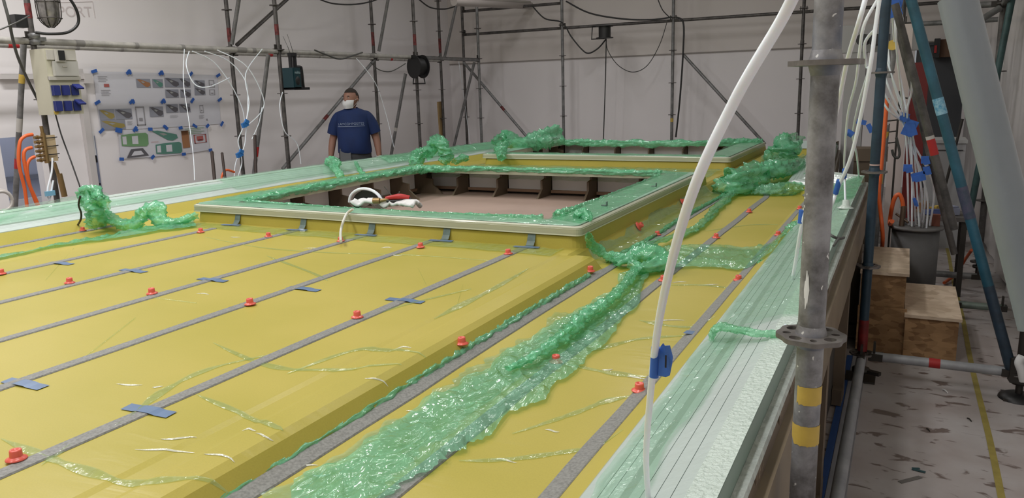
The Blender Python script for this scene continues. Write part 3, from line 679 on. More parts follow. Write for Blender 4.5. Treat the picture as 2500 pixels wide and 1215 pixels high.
for k, (pts, rd, sd, lb) in enumerate([
   ([(-4.904,5.698,0.960), (-4.774,5.635,0.980), (-4.566,5.420,0.930), (-4.438,5.332,0.880)], [.04, .06, .04, .03], 31, 'green film loop over the left rim below the man'),
   ([(-4.770,5.949,0.950), (-4.407,5.547,0.920), (-4.192,5.339,0.900)], [.015, .02, .02], 32, 'thin green film band hanging over the rim below the man, right of the loop'),
   ([(-4.226,6.151,0.920), (-4.372,6.459,0.970), (-4.501,6.714,0.980), (-4.411,6.693,0.970)], [.05, .07, .07, .05], 33, 'low green film clump on the left rim beside the lone dark pole'),
   ([(-4.201,6.372,0.980), (-4.297,6.660,1.100), (-4.067,6.398,1.100), (-4.004,6.401,0.980), (-4.048,6.390,0.920)], [.06, .07, .09, .09, .06], 34, 'pointed green film peak on the far left rim'),
   ([(-4.151,6.790,0.880), (-4.193,7.030,0.900), (-4.188,7.106,0.880)], [.03, .05, .03], 37, 'small green film tuft between the peak and the farther hatch'),
   ([(-4.266,7.996,0.980), (-4.307,8.255,1.000), (-3.873,7.769,0.990), (-3.687,7.813,1.020), (-3.600,7.958,1.070), (-3.587,8.097,1.000)], [.09, .13, .10, .12, .16, .10], 35, 'wide green film heap on the left edge of the farther hatch'),
   ([(-3.437,6.491,0.960), (-3.744,7.048,0.990), (-4.016,7.624,1.000)], [.04, .06, .05], 36, 'green film sleeve wrapping the front left corner of the farther hatch'),
   ([(-1.381,8.661,0.970), (-1.616,8.523,0.970), (-2.009,8.313,0.970), (-2.637,8.262,0.970), (-3.253,8.339,0.970), (-3.657,8.375,0.970)], [.04, .05, .04, .05, .045, .05], 38, 'film roll along the back edge of the farther hatch')]):
    rope('film_clump', pts, rd, FILM_D, lb, seed=sd, flat=.8, nu=70, seg=18, group=GF)
# film along the hatch openings (hanging over the inner edge)
def edge_film(pts, rad, seed, lb, m=FILM_D, nu=160, flat=.8): rope('edge_film', pts, rad, m, lb, seed=seed, flat=flat, nu=nu, seg=12)
edge_film([(-3.66, 3.45, .962), (-2.9, 3.43, .958), (-2.2, 3.42, .957), (-1.6, 3.44, .962)], [.014, .01, .012, .02], 41, 'film fringe along the front edge of the nearer hatch opening')
edge_film([(-3.69, 3.5, .955), (-3.72, 4.2, .955), (-3.71, 5.0, .955), (-3.7, 5.5, .95)], [.025, .035, .03, .04], 42, 'film fringe along the left edge of the nearer hatch opening')
edge_film([(-3.74, 5.5, .945), (-3.2, 5.55, .955), (-2.4, 5.56, .955), (-1.6, 5.55, .955)], [.045, .025, .025, .03], 43, 'film fringe along the far edge of the nearer hatch opening')
edge_film([(-1.55, 3.5, .965), (-1.57, 4.2, .958), (-1.57, 5.4, .958)], [.03, .012, .012], 44, 'film fringe along the right edge of the nearer hatch opening')
rope('film_tuft', [(-1.430,3.464,0.970), (-1.404,3.508,0.985), (-1.341,3.429,0.970)], [.02, .03, .015], FILM_D, 'dark green film tuft on the inner corner of the hatch flange', seed=45)
fz = lambda x, y: .962
patch('flange_film', [(-3.9, 3.30, 0), (-2.6, 3.30, 0), (-1.36, 3.31, 0)], [(-3.72, 3.43, 0), (-2.6, 3.42, 0), (-1.56, 3.42, 0)], FILM_L, 'clear film over the front flange of the nearer hatch', amp=.006, lift=.004, seed=51, nu=120, nv=10, zf=fz, edge=.006)
patch('flange_film', [(-1.36, 3.34, 0), (-1.37, 4.4, 0), (-1.40, 5.6, 0)], [(-1.56, 3.43, 0), (-1.57, 4.4, 0), (-1.58, 5.56, 0)], FILM, 'green film over the right flange of the nearer hatch', amp=.004, lift=.003, seed=52, nu=100, nv=10, zf=fz, edge=.006)
patch('flange_film', [(-3.92, 3.4, 0), (-3.93, 4.4, 0), (-3.90, 5.6, 0)], [(-3.70, 3.45, 0), (-3.70, 4.4, 0), (-3.70, 5.56, 0)], FILM, 'green film over the left flange of the nearer hatch', amp=.012, lift=.004, seed=53, nu=100, nv=10, zf=fz, edge=.01)
patch('flange_film', [(-3.92, 5.66, 0), (-2.6, 5.66, 0), (-1.4, 5.66, 0)], [(-3.70, 5.54, 0), (-2.6, 5.54, 0), (-1.58, 5.54, 0)], FILM, 'green film over the far flange of the nearer hatch', amp=.014, lift=.004, seed=54, nu=100, nv=10, zf=fz, edge=.01)
patch('bagging_film', [(-3.9, 5.72, 0), (-2.6, 5.72, 0), (-1.4, 5.72, 0)], [(-3.9, 6.8, 0), (-2.6, 6.85, 0), (-1.4, 6.8, 0)], FILM_L, 'film spread over the deck between the two hatches', amp=.02, lift=.006, seed=55, nu=100, nv=30)
patch('flange_film', [(-3.85, 6.92, 0), (-2.6, 6.92, 0), (-1.4, 6.92, 0)], [(-3.8, 7.04, 0), (-2.6, 7.04, 0), (-1.45, 7.04, 0)], FILM, 'film over the front flange of the farther hatch', amp=.01, lift=.004, seed=56, nu=90, nv=8, zf=fz)
patch('flange_film', [(-1.37, 6.95, 0), (-1.37, 8.7, 0)], [(-1.62, 7.02, 0), (-1.62, 8.7, 0)], FILM_L, 'film over the right flange of the farther hatch', amp=.01, lift=.004, seed=57, nu=60, nv=8, zf=fz)
# film over foam rims
def rimfilm(side, ya, yb, d0, d1, m, lb, seed, amp=.006, nu=90, nv=8):
    n = 8; A = [(warp(XC+side*d0, ya+(yb-ya)*i/n), ya+(yb-ya)*i/n, 0) for i in range(n+1)]; B = [(warp(XC+side*d1, ya+(yb-ya)*i/n), ya+(yb-ya)*i/n, 0) for i in range(n+1)]
    def zf(x, y):
        # undo the warp approximately
        X = x-(warp(x, y)-x); return HZ(X, y)+.006
    return patch('rim_film', A, B, m, lb, amp=amp, lift=.005, seed=seed, nu=nu, nv=nv, zf=zf, edge=.012)
rimfilm(1, .4, 2.2, 2.13, 2.235, FILM_L, 'thin green film over the inner boards of the right foam rim, front', 61)
rimfilm(1, 2.2, 5.6, 2.12, 2.372, FILM_L, 'green film covering the right foam rim behind the near pole', 62, amp=.01, nu=160, nv=16)
rimfilm(1, 4.6, 5.7, 2.12, 2.372, FILM, 'green film doubled over the far corner of the right foam rim', 63, amp=.012, nv=14)
rimfilm(1, 6.3, 9.0, 2.05, 2.39, FILM, 'green film over the farthest part of the right rim', 64, amp=.02, nv=14)
rimfilm(-1, 1.8, 4.4, 2.20, 2.28, FILM_L, 'green film strip over the left foam rim near the drawings', 65, amp=.006)
rimfilm(-1, 4.4, 9.0, 2.14, 2.39, FILM_L, 'long green film over the left foam rim below the man', 66, amp=.012, nu=160, nv=14)
rimfilm(-1, 6.4, 9.0, 2.20, 2.39, FILM, 'second film layer over the far end of the left rim', 67, amp=.02, nv=12)
rope('rim_film_roll', [(-0.457,2.108,0.880), (-0.437,2.105,0.920), (-0.372,2.045,0.940), (-0.312,2.009,0.950), (-0.259,2.003,0.955), (-0.232,2.070,0.955)], [.012, .02, .018, .014, .016, .012], FILM, 'rumpled film roll crossing the foam rim left of the near pole disc', seed=68, flat=.6)
# ridge of film in the gutter at the step foot and around
rope('gutter_film', [(-1.188, .2, .80), (-1.19, 1.0, .80), (-1.187, 1.8, .802), (-1.186, 2.4, .802), (-1.18, 3.0, .802)], [.012, .010, .014, .016, .014], FILM_D, 'green film ridge along the foot of the yellow step', seed=70, flat=.9, nu=220, seg=10)
rope('gutter_film', [(-1.20, 3.3, .80), (-1.18, 4.0, .80), (-1.185, 4.6, .80), (-1.16, 5.4, .80), (-1.15, 5.8, .80)], [.018, .010, .018, .012, .02], FILM_D, 'green film ridge in the gutter beside the nearer hatch', seed=71, flat=.8, nu=160, seg=10)
patch('bagging_film', [(-1.32, 3.35, 0), (-1.32, 4.5, 0), (-1.33, 5.8, 0)], [(-1.17, 3.3, 0), (-1.16, 4.5, 0), (-1.17, 5.8, 0)], FILM_L, 'film in the recess along the right side of the nearer hatch', amp=.012, lift=.004, seed=72, nu=100, nv=10)
patch('bagging_film', [(-1.16, 6.0, 0), (-1.1, 7.5, 0), (-1.05, 8.8, 0)], [(-.55, 6.0, 0), (-.62, 7.5, 0), (-.72, 8.8, 0)], FILM_L, 'film over the far side deck beside the farther hatch', amp=.03, lift=.006, seed=73, nu=70, nv=20)
patch('bagging_film', [(-3.85, 3.1, 0), (-2.6, 3.1, 0), (-1.4, 3.1, 0)], [(-3.85, 3.245, 0), (-2.6, 3.25, 0), (-1.4, 3.25, 0)], CREASE, 'thin film gathered along the foot of the front hatch coaming', amp=.006, lift=.004, seed=74, nu=140, nv=8)
# long light creases (pleats) in the film over the deck
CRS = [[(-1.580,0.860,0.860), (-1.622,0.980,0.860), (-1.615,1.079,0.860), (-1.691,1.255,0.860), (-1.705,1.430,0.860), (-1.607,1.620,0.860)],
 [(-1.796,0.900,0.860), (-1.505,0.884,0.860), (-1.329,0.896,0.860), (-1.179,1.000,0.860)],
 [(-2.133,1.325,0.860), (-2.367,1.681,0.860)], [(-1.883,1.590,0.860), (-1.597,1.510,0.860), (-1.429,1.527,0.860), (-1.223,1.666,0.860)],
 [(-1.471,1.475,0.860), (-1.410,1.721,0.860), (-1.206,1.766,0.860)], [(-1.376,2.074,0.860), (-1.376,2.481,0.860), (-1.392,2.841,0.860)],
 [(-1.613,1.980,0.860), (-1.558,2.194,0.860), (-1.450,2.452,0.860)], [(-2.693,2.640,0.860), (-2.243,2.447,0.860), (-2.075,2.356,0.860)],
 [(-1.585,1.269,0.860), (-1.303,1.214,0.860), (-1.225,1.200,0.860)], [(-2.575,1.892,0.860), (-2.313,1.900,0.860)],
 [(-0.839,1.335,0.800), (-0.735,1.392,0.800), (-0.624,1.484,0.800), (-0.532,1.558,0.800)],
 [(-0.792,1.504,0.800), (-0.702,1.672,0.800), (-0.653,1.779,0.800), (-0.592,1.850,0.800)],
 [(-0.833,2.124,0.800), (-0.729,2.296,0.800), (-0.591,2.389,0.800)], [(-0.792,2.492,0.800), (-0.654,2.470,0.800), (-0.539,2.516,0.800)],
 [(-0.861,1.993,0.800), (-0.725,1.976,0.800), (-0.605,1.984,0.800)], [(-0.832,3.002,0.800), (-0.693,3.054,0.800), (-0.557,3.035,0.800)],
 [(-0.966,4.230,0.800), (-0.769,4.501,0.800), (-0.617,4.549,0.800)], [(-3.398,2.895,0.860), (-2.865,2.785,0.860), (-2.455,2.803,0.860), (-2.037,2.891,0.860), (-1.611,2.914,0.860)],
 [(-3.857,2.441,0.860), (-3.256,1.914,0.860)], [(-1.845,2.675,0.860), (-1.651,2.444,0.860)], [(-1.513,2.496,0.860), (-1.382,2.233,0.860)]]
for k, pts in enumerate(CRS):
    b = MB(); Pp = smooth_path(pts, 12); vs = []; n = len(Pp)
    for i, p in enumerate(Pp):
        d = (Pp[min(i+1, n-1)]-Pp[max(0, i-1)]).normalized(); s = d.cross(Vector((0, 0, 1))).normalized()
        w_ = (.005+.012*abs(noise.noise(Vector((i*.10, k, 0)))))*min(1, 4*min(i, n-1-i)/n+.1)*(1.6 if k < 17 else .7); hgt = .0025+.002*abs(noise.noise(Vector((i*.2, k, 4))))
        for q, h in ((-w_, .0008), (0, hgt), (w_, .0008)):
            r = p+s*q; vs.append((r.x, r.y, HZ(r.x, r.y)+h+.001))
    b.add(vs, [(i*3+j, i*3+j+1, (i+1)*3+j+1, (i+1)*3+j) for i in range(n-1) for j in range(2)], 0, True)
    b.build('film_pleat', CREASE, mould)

WRK = mat_film('whitish_glint', (.95, .97, .92), (.86, .88, .78), .55, bscale=30, bstr=.6)  # whitish wrinkle strips, the film's glints and haze put into their colour
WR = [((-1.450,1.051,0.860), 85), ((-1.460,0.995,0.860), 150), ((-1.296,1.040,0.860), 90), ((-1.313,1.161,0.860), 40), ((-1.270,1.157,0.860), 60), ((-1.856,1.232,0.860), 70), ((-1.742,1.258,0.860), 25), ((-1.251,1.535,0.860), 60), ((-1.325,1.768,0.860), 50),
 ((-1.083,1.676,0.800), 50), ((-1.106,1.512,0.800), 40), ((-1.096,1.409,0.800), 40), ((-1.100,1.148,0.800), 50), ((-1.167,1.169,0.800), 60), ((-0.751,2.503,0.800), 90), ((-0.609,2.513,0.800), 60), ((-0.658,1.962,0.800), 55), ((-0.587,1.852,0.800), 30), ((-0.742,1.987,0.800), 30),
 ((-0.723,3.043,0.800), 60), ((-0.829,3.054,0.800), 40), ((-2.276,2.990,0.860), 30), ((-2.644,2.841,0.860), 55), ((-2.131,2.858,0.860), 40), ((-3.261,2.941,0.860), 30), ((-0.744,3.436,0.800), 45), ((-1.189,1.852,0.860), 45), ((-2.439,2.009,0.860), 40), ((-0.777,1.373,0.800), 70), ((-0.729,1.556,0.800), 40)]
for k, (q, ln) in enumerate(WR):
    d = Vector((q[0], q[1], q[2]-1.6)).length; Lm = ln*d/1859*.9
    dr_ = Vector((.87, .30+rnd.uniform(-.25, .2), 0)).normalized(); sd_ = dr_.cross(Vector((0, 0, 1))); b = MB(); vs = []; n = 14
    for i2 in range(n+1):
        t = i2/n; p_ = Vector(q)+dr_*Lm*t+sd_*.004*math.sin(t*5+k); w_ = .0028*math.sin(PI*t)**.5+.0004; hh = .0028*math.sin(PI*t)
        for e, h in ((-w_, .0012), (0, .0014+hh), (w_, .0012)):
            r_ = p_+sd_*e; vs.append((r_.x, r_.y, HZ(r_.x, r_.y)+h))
    b.add(vs, [(i2*3+j, i2*3+j+1, (i2+1)*3+j+1, (i2+1)*3+j) for i2 in range(n) for j in range(2)], 0, True); b.build('wrinkle_glint', WRK, mould)

# ---------------------------------------------------------------- scaffold
def rosette_mesh(seg_holes=True):
    cu = bpy.data.curves.new('ros', 'CURVE'); cu.dimensions = '2D'; cu.fill_mode = 'BOTH'; cu.extrude = .0045
    def sp(pts):
        s = cu.splines.new('POLY'); s.points.add(len(pts)-1); s.use_cyclic_u = True
        for q, p in zip(s.points, pts): q.co = (p[0], p[1], 0, 1)
    n = 64
    sp([((.0605+.0025*math.cos(8*t))*math.cos(t), (.0605+.0025*math.cos(8*t))*math.sin(t)) for t in [2*PI*i/n for i in range(n)]])
    sp([(.0242*math.cos(t), .0242*math.sin(t)) for t in [2*PI*i/24 for i in range(24)]])
    for k in range(8):
        a = k*PI/4; r = .043; big = k % 2
        rx, ry = (.0105, .0125) if big else (.008, .0065)
        sp([(math.cos(a)*(r+rx*math.cos(t))-math.sin(a)*ry*math.sin(t), math.sin(a)*(r+rx*math.cos(t))+math.cos(a)*ry*math.sin(t)) for t in [2*PI*i/10 for i in range(10)]])
    o = bpy.data.objects.new('ros', cu); COL.objects.link(o)
    me = bpy.data.meshes.new_from_object(o.evaluated_get(bpy.context.evaluated_depsgraph_get())); bpy.data.objects.remove(o)
    return me
ROS = rosette_mesh(); ROS.name = 'rosette'; 
def ros_far():
    b = MB(); b.lathe((0, 0, 0), [(.0242, -.0045), (.061, -.0045), (.061, .0045), (.0242, .0045), (.0242, -.0045)], 16); o = b.build('rosette', GALVD); me = o.data; bpy.data.objects.remove(o); return me
ROSF = ros_far()
ROSG = ROS.copy(); ROSG.materials.clear(); ROSG.materials.append(mat_galv('worn_rosette_steel', (.075, .065, .06), (.19, .175, .165)))
ROSN = ROS
GS = 'upright scaffold poles'
def pole(x, y, z0, z1, m, label, rz_list, near=False, tapes=(), foot=True, spigots=()):
    o = empty('scaffold_pole', label, 'pole', GS, loc=(x, y, 0))
    b = MB(); b.tube((0, 0, z0), (0, 0, z1), .02415, 32 if near else 14)
    b.build('tube', m, o)
    for z in rz_list:
        r = link('rosette', ROSG if near else ROSF, o); r.location = (0, 0, z); r.rotation_euler = (0, 0, .2)
        if near:
            c = MB(); c.lathe((0, 0, 0), [(.0243, -.022), (.0285, -.006), (.0285, .006), (.0243, .022)], 28); c.build('weld_collar', m, r)
    for (za, zb, tm) in tapes:
        c = MB(); c.tube((0, 0, za), (0, 0, zb), .0247, 24, cap=False); c.build('tape_band', tm, o)
    for z in spigots:
        c = MB(); c.tube((0, 0, z), (0, 0, z+.1), .0275, 16); c.build('spigot_sleeve', m, o)
    if foot:
        c = MB(); c.tube((0, 0, .02), (0, 0, z0+.01), .017, 10); c.box((0, 0, .006), (.14, .14, .01)); c.lathe((0, 0, .09), [(.018, -.012), (.04, -.01), (.04, .01), (.018, .012)], 10); c.build('base_jack', DARKST, o)
    return o
RZ = [.13, .63, 1.13, 1.63, 2.13, 2.63, 3.13]
near = pole(-.132, 1.471, .12, 4.2, GALV, 'large galvanised scaffold pole closest to the camera, with yellow tape bands', RZ, near=True, foot=True)
# yellow tape bands, slightly torn
for za, zb, sd in (((-0.130,1.470,1.017)[2]-.018, (-0.130,1.470,1.017)[2]+.018, 1), ((-0.130,1.470,0.936)[2]-.02, (-0.130,1.470,0.936)[2]+.02, 2)):
    b = MB(); vs = []; n = 26; a0 = -2.35 if sd == 1 else -2.95; a1 = .6
    for i in range(n+1):
        t = a0+(a1-a0)*i/n
        e = .004*noise.noise(Vector((i*.7, sd, 0))); tor = .018*max(0, 1-i/4) if sd == 2 else .004*(i % 2)*(i < 2)
        for z in (za+e+tor*.8, zb+e*.5): vs.append((.0249*math.cos(t), .0249*math.sin(t), z))
    b.add(vs, [(i*2, i*2+1, i*2+3, i*2+2) for i in range(n)], 0, True); b.build('yellow_tape_band', YTAPE, near)
b = MB(); vs = []
for i in range(9):
    t = -2.2+.055*i; h = .034*math.sin(PI*i/8)*(1+.3*math.sin(i*2.3))
    for s in (-1, 1): vs.append((.0248*math.cos(t+.0), .0248*math.sin(t), (-0.145,1.470,1.224)[2]+s*h))
b.add(vs, [(i*2, i*2+1, i*2+3, i*2+2) for i in range(8)], 0, True); b.build('white_paint_mark', mat('white_paint', (.7, .7, .68), .5), near)
# torn paper scrap on the near pole
b = MB(); p = Vector((-.158, 1.455, (-0.166,1.470,1.076)[2]))
vs = [p+Vector((rnd.uniform(-.004, .004)-.008*(j), -.006+rnd.uniform(-.004, .004), .035-.012*i)) for i in range(6) for j in range(3)]
b.add(vs, [(i*3+j, i*3+j+1, i*3+j+4, i*3+j+3) for i in range(5) for j in range(2)]); b.build('torn_paper', mat('torn_paper', (.5, .46, .42), .8), near)
blue = pole(-.128, 4.351, .30, 4.2, BLUETUBE, 'dark blue painted scaffold pole standing behind the near galvanised pole', [.63, 1.13, 1.63, 2.13, 2.63, 3.13], near=True,
     tapes=(((-0.120,4.350,1.167)[2]-.004, (-0.120,4.350,1.167)[2]+.004, mat('pinkish_mark', (.5, .36, .33), .6)),), foot=False)
b = MB(); b.tube((0, 0, .16), (0, 0, .335), .0255, 24); b.build('red_painted_base', mat('red_paint', (.22, .012, .012), .5, nscale=14, namt=.6), blue)
b = MB(); b.tube((0, 0, .02), (0, 0, .2), .017, 12); b.box((0, 0, .006), (.15, .15, .01)); b.lathe((0, 0, .05), [(.018, -.014), (.045, -.01), (.045, .01), (.018, .014)], 12); b.box((.05, -.02, .05), (.10, .03, .018), rz=-.4); b.build('base_jack', DARKST, blue)
r = link('rosette', ROSG, blue); r.location = (0, 0, .145)
MK = mat('red_marker', (.20, .03, .03), .6, nscale=30, namt=.7)
pole(-6.6, 4.09, .12, 4.2, GALVD, 'dark scaffold pole at far left carrying the cream socket box', RZ, tapes=(((-6.600,4.116,2.397)[2]-.10, (-6.600,4.116,2.397)[2]+.02, MK),))
pole(-7.35, 3.62, .12, 4.2, GALVD, 'scaffold pole cut by the left side of the photo, dark', [.63, 1.13, 1.63])
pole(-6.6, 6.965, .12, 4.2, GALVD, 'dark scaffold pole beside the teal jobsite radio', RZ, tapes=(((-6.600,6.942,2.358)[2]-.06, (-6.600,6.942,2.358)[2]+.06, MK),))
pole(-7.35, 6.95, .12, 4.2, GALVD, 'dark scaffold pole just right of the taped drawings', RZ, tapes=(((-7.350,6.933,2.340)[2]-.08, (-7.350,6.933,2.340)[2]+.08, MK),))
pole(-7.35, 9.79, .12, 4.2, GALVD, 'dark scaffold pole right behind the man', RZ, tapes=(((-7.350,9.786,2.415)[2]-.1, (-7.350,9.786,2.415)[2]+.1, MK),))
pole(-6.6, 9.81, .12, 4.2, GALVD, 'dark scaffold pole with the black cable reel on it', RZ, tapes=(((-6.600,9.806,2.364)[2]-.08, (-6.600,9.806,2.364)[2]+.08, MK),))
pole(-7.35, 11.70, .12, 4.2, GALVD, 'dark scaffold pole with the yellowish plank leaning by it', RZ, tapes=(((-7.350,11.727,2.381)[2]-.12, (-7.350,11.727,2.381)[2]+.12, MK),))
pole(-6.6, 11.73, .12, 4.2, GALVM, 'grey-blue scaffold pole at the end of the long left rail', RZ)
pole(-7.17, 12.2, .12, 4.2, GALVD, 'black wrapped scaffold pole in the far left room corner', RZ)
pole(-5.23, 12.18, .12, 4.2, GALVM, 'scaffold pole against the far wall, left of the hanging cable reel', RZ, spigots=(2.03,))
pole(-3.35, 12.2, .12, 4.2, GALVM, 'scaffold pole against the far wall with yellow tape low down', RZ, tapes=(((-3.318,12.200,1.045)[2]-.03, (-3.318,12.200,1.045)[2]+.03, YTAPE),), spigots=(2.05,))
pole(-1.43, 12.2, .12, 4.2, GALVD, 'scaffold pole against the far wall just left of the near pole', RZ, spigots=(2.08,))
pole(.6, 4.36, .12, 1.0, DARKST, 'short stub of the outer right scaffold pole at the foot of the blue diagonal', [.13])
pole(.6, 7.05, .12, 4.2, GALVD, 'dark scaffold pole at right behind the thick grey tube', RZ)
pole(-.10, 9.0, .12, 2.6, GALVD, 'slim far scaffold pole behind the dark blue pole', [.63, 1.13])
def bar(name, p0, p1, m, label, cat='tube', group=None, r=.02415, seg=14, tapes=(), heads=True, hm=None):
    p0 = Vector(p0); p1 = Vector(p1); d = (p1-p0)
    o = empty(name, label, cat, group, loc=p0)
    b = MB(); b.tube((0, 0, 0), d, r, seg); b.build('tube', m, o)
    if heads:
        dn = d.normalized(); q = Vector((0, 0, 1)).rotation_difference(dn).to_matrix()
        for e, s in ((Vector((0, 0, 0)), 1), (d, -1)):
            c = MB(); c.box(e+dn*s*.02, (.036, .062, .07), R=q); c.box(e+dn*s*.012+Vector((0, 0, .03)), (.012, .03, .10)); c.build('wedge_head', hm or DARKST, o)
    for (t0, t1, tm) in tapes:
        c = MB(); c.tube(d*t0, d*t1, r*1.05, seg, cap=False); c.build('tape_band', tm, o)
    return o
GL = 'horizontal scaffold rails'; GB = 'diagonal scaffold braces'
TP = mat('grey_tape', (.22, .21, .20), .6); WT = mat('off_white_tape', (.5, .48, .45), .6)
for (ya, yb, lb) in ((1.2, 4.06, 'pale rail at far left, left of the socket box'), (4.12, 6.93, 'pale painted rail above the taped drawings, front one'), (6.99, 9.78, 'pale rail running behind the radio to the cable reel'), (9.84, 11.7, 'grey end of the long left rail before the room corner')):
    bar('scaffold_ledger', (-6.6, ya, 2.11), (-6.6, yb, 2.11), GALVP if ya < 9 else GALVM, lb, 'rail', GL, r=.029, tapes=((.12, .15, TP), (.33, .345, TP), (.52, .535, TP), (.78, .83, TP), (.86, .88, TP)) if 4 < ya < 5 else ((.25, .27, TP), (.6, .64, TP)))
for (ya, yb, lb) in ((3.66, 6.92, 'rear pale rail above the taped drawings, just below the front one'), (6.99, 9.76, 'rear pale rail behind the radio'), (9.83, 11.67, 'rear rail at the far end of the left wall')):
    bar('scaffold_ledger', (-7.35, ya, 2.125), (-7.35, yb, 2.125), GALVP, lb, 'rail', GL, tapes=((.2, .23, REDT), (.4, .41, TP), (.55, .56, TP)))
for (xa, xb, lb) in ((-7.14, -5.26, 'far wall rail left of the first far pole'), (-5.20, -3.38, 'far wall rail carrying the hanging cable reel'), (-3.32, -1.46, 'far wall rail crossing behind the thick white hose'), (-1.40, .55, 'far wall rail to the right of the near pole')):
    bar('scaffold_ledger', (xa, 12.2, 2.58), (xb, 12.2, 2.58), GALVD, lb, 'rail', GL)
bar('scaffold_ledger', (-7.14, 12.2, 2.98), (-5.25, 12.2, 2.98), GALVD, 'upper far rail at the top of the photo beside the light tube', 'rail', GL)
bar('scaffold_ledger', (-.128, 4.30, .13), (-.13, 1.52, .13), GALVN, 'low grey rail running along the floor toward the camera', 'rail', GL, seg=24, hm=DARKST)
bar('scaffold_ledger', (-.08, 4.352, .135), (.57, 4.356, .135), GALVN, 'low grey rail with a red band crossing the aisle', 'rail', GL, seg=24, tapes=((.42, .50, REDT),), hm=DARKST)
bar('scaffold_ledger', (-.08, 9.0, 2.13), (.97, 9.0, 2.13), GALVM, 'grey cross rail high over the aisle, lower one', 'rail', GL)
bar('scaffold_ledger', (-.08, 9.0, 2.45), (.97, 9.0, 2.45), GALVM, 'grey cross rail high over the aisle, upper one', 'rail', GL)
bar('scaffold_ledger', (.2, 7.05, 2.13), (.57, 7.05, 2.13), GALVM, 'short grey rail joining the right rear pole', 'rail', GL)
bar('scaffold_ledger', (.6, 7.0, 2.13), (.62, 4.4, 2.55), GALVM, 'grey tube slanting up from the right rear pole', 'rail', GL)
bar('scaffold_ledger', (.10, 6.5, .13), (.57, 6.5, .13), GALVM, 'low rail behind the chipboard boxes', 'rail', GL)
bar('scaffold_ledger', (.36, 5.75, .1), (.66, 5.75, .1), mat_galv('greenish_tube', (.12, .16, .14), (.2, .25, .22)), 'low greenish tube right of the chipboard boxes', 'rail', GL)
X6, X7 = -6.6, -7.35
for (a, c, m, lb, tp) in [
 ((-7.350,7.053,2.225), (-7.350,8.088,2.902), GALVD, 'diagonal brace rising right above the rail from the pole by the drawings', ()),
 ((-7.322,6.950,2.230), (-7.115,6.950,2.795), GALVM, 'short steep brace rising beside the pole by the drawings', ()),
 ((-6.751,6.950,2.084), (-7.192,6.950,0.584), GALVM, 'steep brace below the rail, left of the radio', ((.72, .80, REDT), (.80, .82, WT))),
 ((-7.350,9.805,2.111), (-7.350,7.638,0.652), GALVM, 'long diagonal brace left of the man', ((.55, .59, MK),)),
 ((-7.026,9.800,2.985), (-7.259,9.800,2.229), GALVM, 'short steep brace above the rail behind the man', ()),
 ((-6.791,9.800,1.877), (-7.179,9.800,0.541), GALVM, 'steep brace below the black cable reel', ((.6, .64, WT),)),
 ((-6.973,11.700,3.065), (-7.269,11.700,2.167), GALVM, 'short steep brace above the left end of the rail', ()),
 ((-6.671,11.700,2.073), (-7.186,11.700,0.542), GALVM, 'steep brace crossing in the far left corner', ()),
 ((-7.147,12.150,2.101), (-5.815,12.150,0.662), GALVM, 'diagonal brace across the far wall, left one', ((.55, .6, MK),)),
 ((-3.171,12.150,2.057), (-1.888,12.150,0.673), GALVM, 'diagonal brace across the far wall, right one', ()),
 ((-6.780,4.120,2.107), (-7.317,4.120,0.607), GALVM, 'leaning tube at far left with yellow and red tape', ((.17, .22, YTAPE), (.66, .72, REDT), (.42, .50, WT)))]:
    bar('scaffold_brace', a, c, m, lb, 'brace', GB, tapes=tp, heads=False)
bd = bar('scaffold_brace', (-0.055,4.350,2.088), (0.565,4.350,0.123), TEALTUBE, 'bright blue painted diagonal tube at right', 'brace', GB, r=.0245, seg=24, tapes=((.30, .34, mat_galv('chipped_blue_paint', (.05, .25, .42), (.3, .5, .6), metal=0, sc=60)), (.52, .60, mat_galv('purple_smudge', (.04, .06, .09), (.08, .08, .13), metal=0, sc=30)), (.77, .985, mat_galv('dark_blue_lower', (.02, .03, .045), (.03, .055, .085), metal=.1))), heads=False)
b = MB(); b.box((.575, 4.335, .16), (.06, .045, .12), rz=.1); b.box((.60, 4.34, .12), (.10, .06, .05)); b.box((.615, 4.32, .21), (.03, .03, .06)); b.build('coupler', DARKST, None, 'dark steel coupler clamped at the foot of the blue diagonal', 'clamp')
bar('scaffold_brace', (-0.093,4.600,1.978), (0.268,4.600,0.806), GALVD, 'dark diagonal tube just left of the blue one, with a red band', 'brace', GB, heads=False, r=.020, tapes=((.595, .665, REDT), (.58, .595, WT)))
bar('scaffold_brace', (-0.093,5.600,1.934), (0.339,5.600,0.472), GALVD, 'dark rear diagonal tube behind the red-banded one', 'brace', GB, heads=False, r=.020)
bar('scaffold_brace', (0.051,1.260,1.707), (0.179,1.200,1.264), SMOOTHG, 'thick smooth grey diagonal tube closest at right', 'brace', GB, r=.0242, seg=40, heads=False)
bar('scaffold_brace', (0.632,6.900,2.139), (0.486,6.900,0.414), TEALD, 'dark teal brace behind the thick grey tube', 'brace', GB, heads=False)
bar('scaffold_brace', (0.568,7.000,2.093), (0.442,6.900,2.006), GALVM, 'stub tube end beside the right rear pole', 'brace', GB, heads=False)
bar('scaffold_brace', (0.451,8.000,1.227), (0.301,8.000,0.210), DARKST, 'thin dark strut crossing in front of the white cabinet', 'brace', GB, heads=False, r=.012)
b = MB(); b.path([(-6.919,11.900,0.586), (-7.100,11.900,2.108)], .004); b.v = b.v; b.build('thin_white_line', HOSE, None, 'thin white line hanging in the far left corner', 'line')

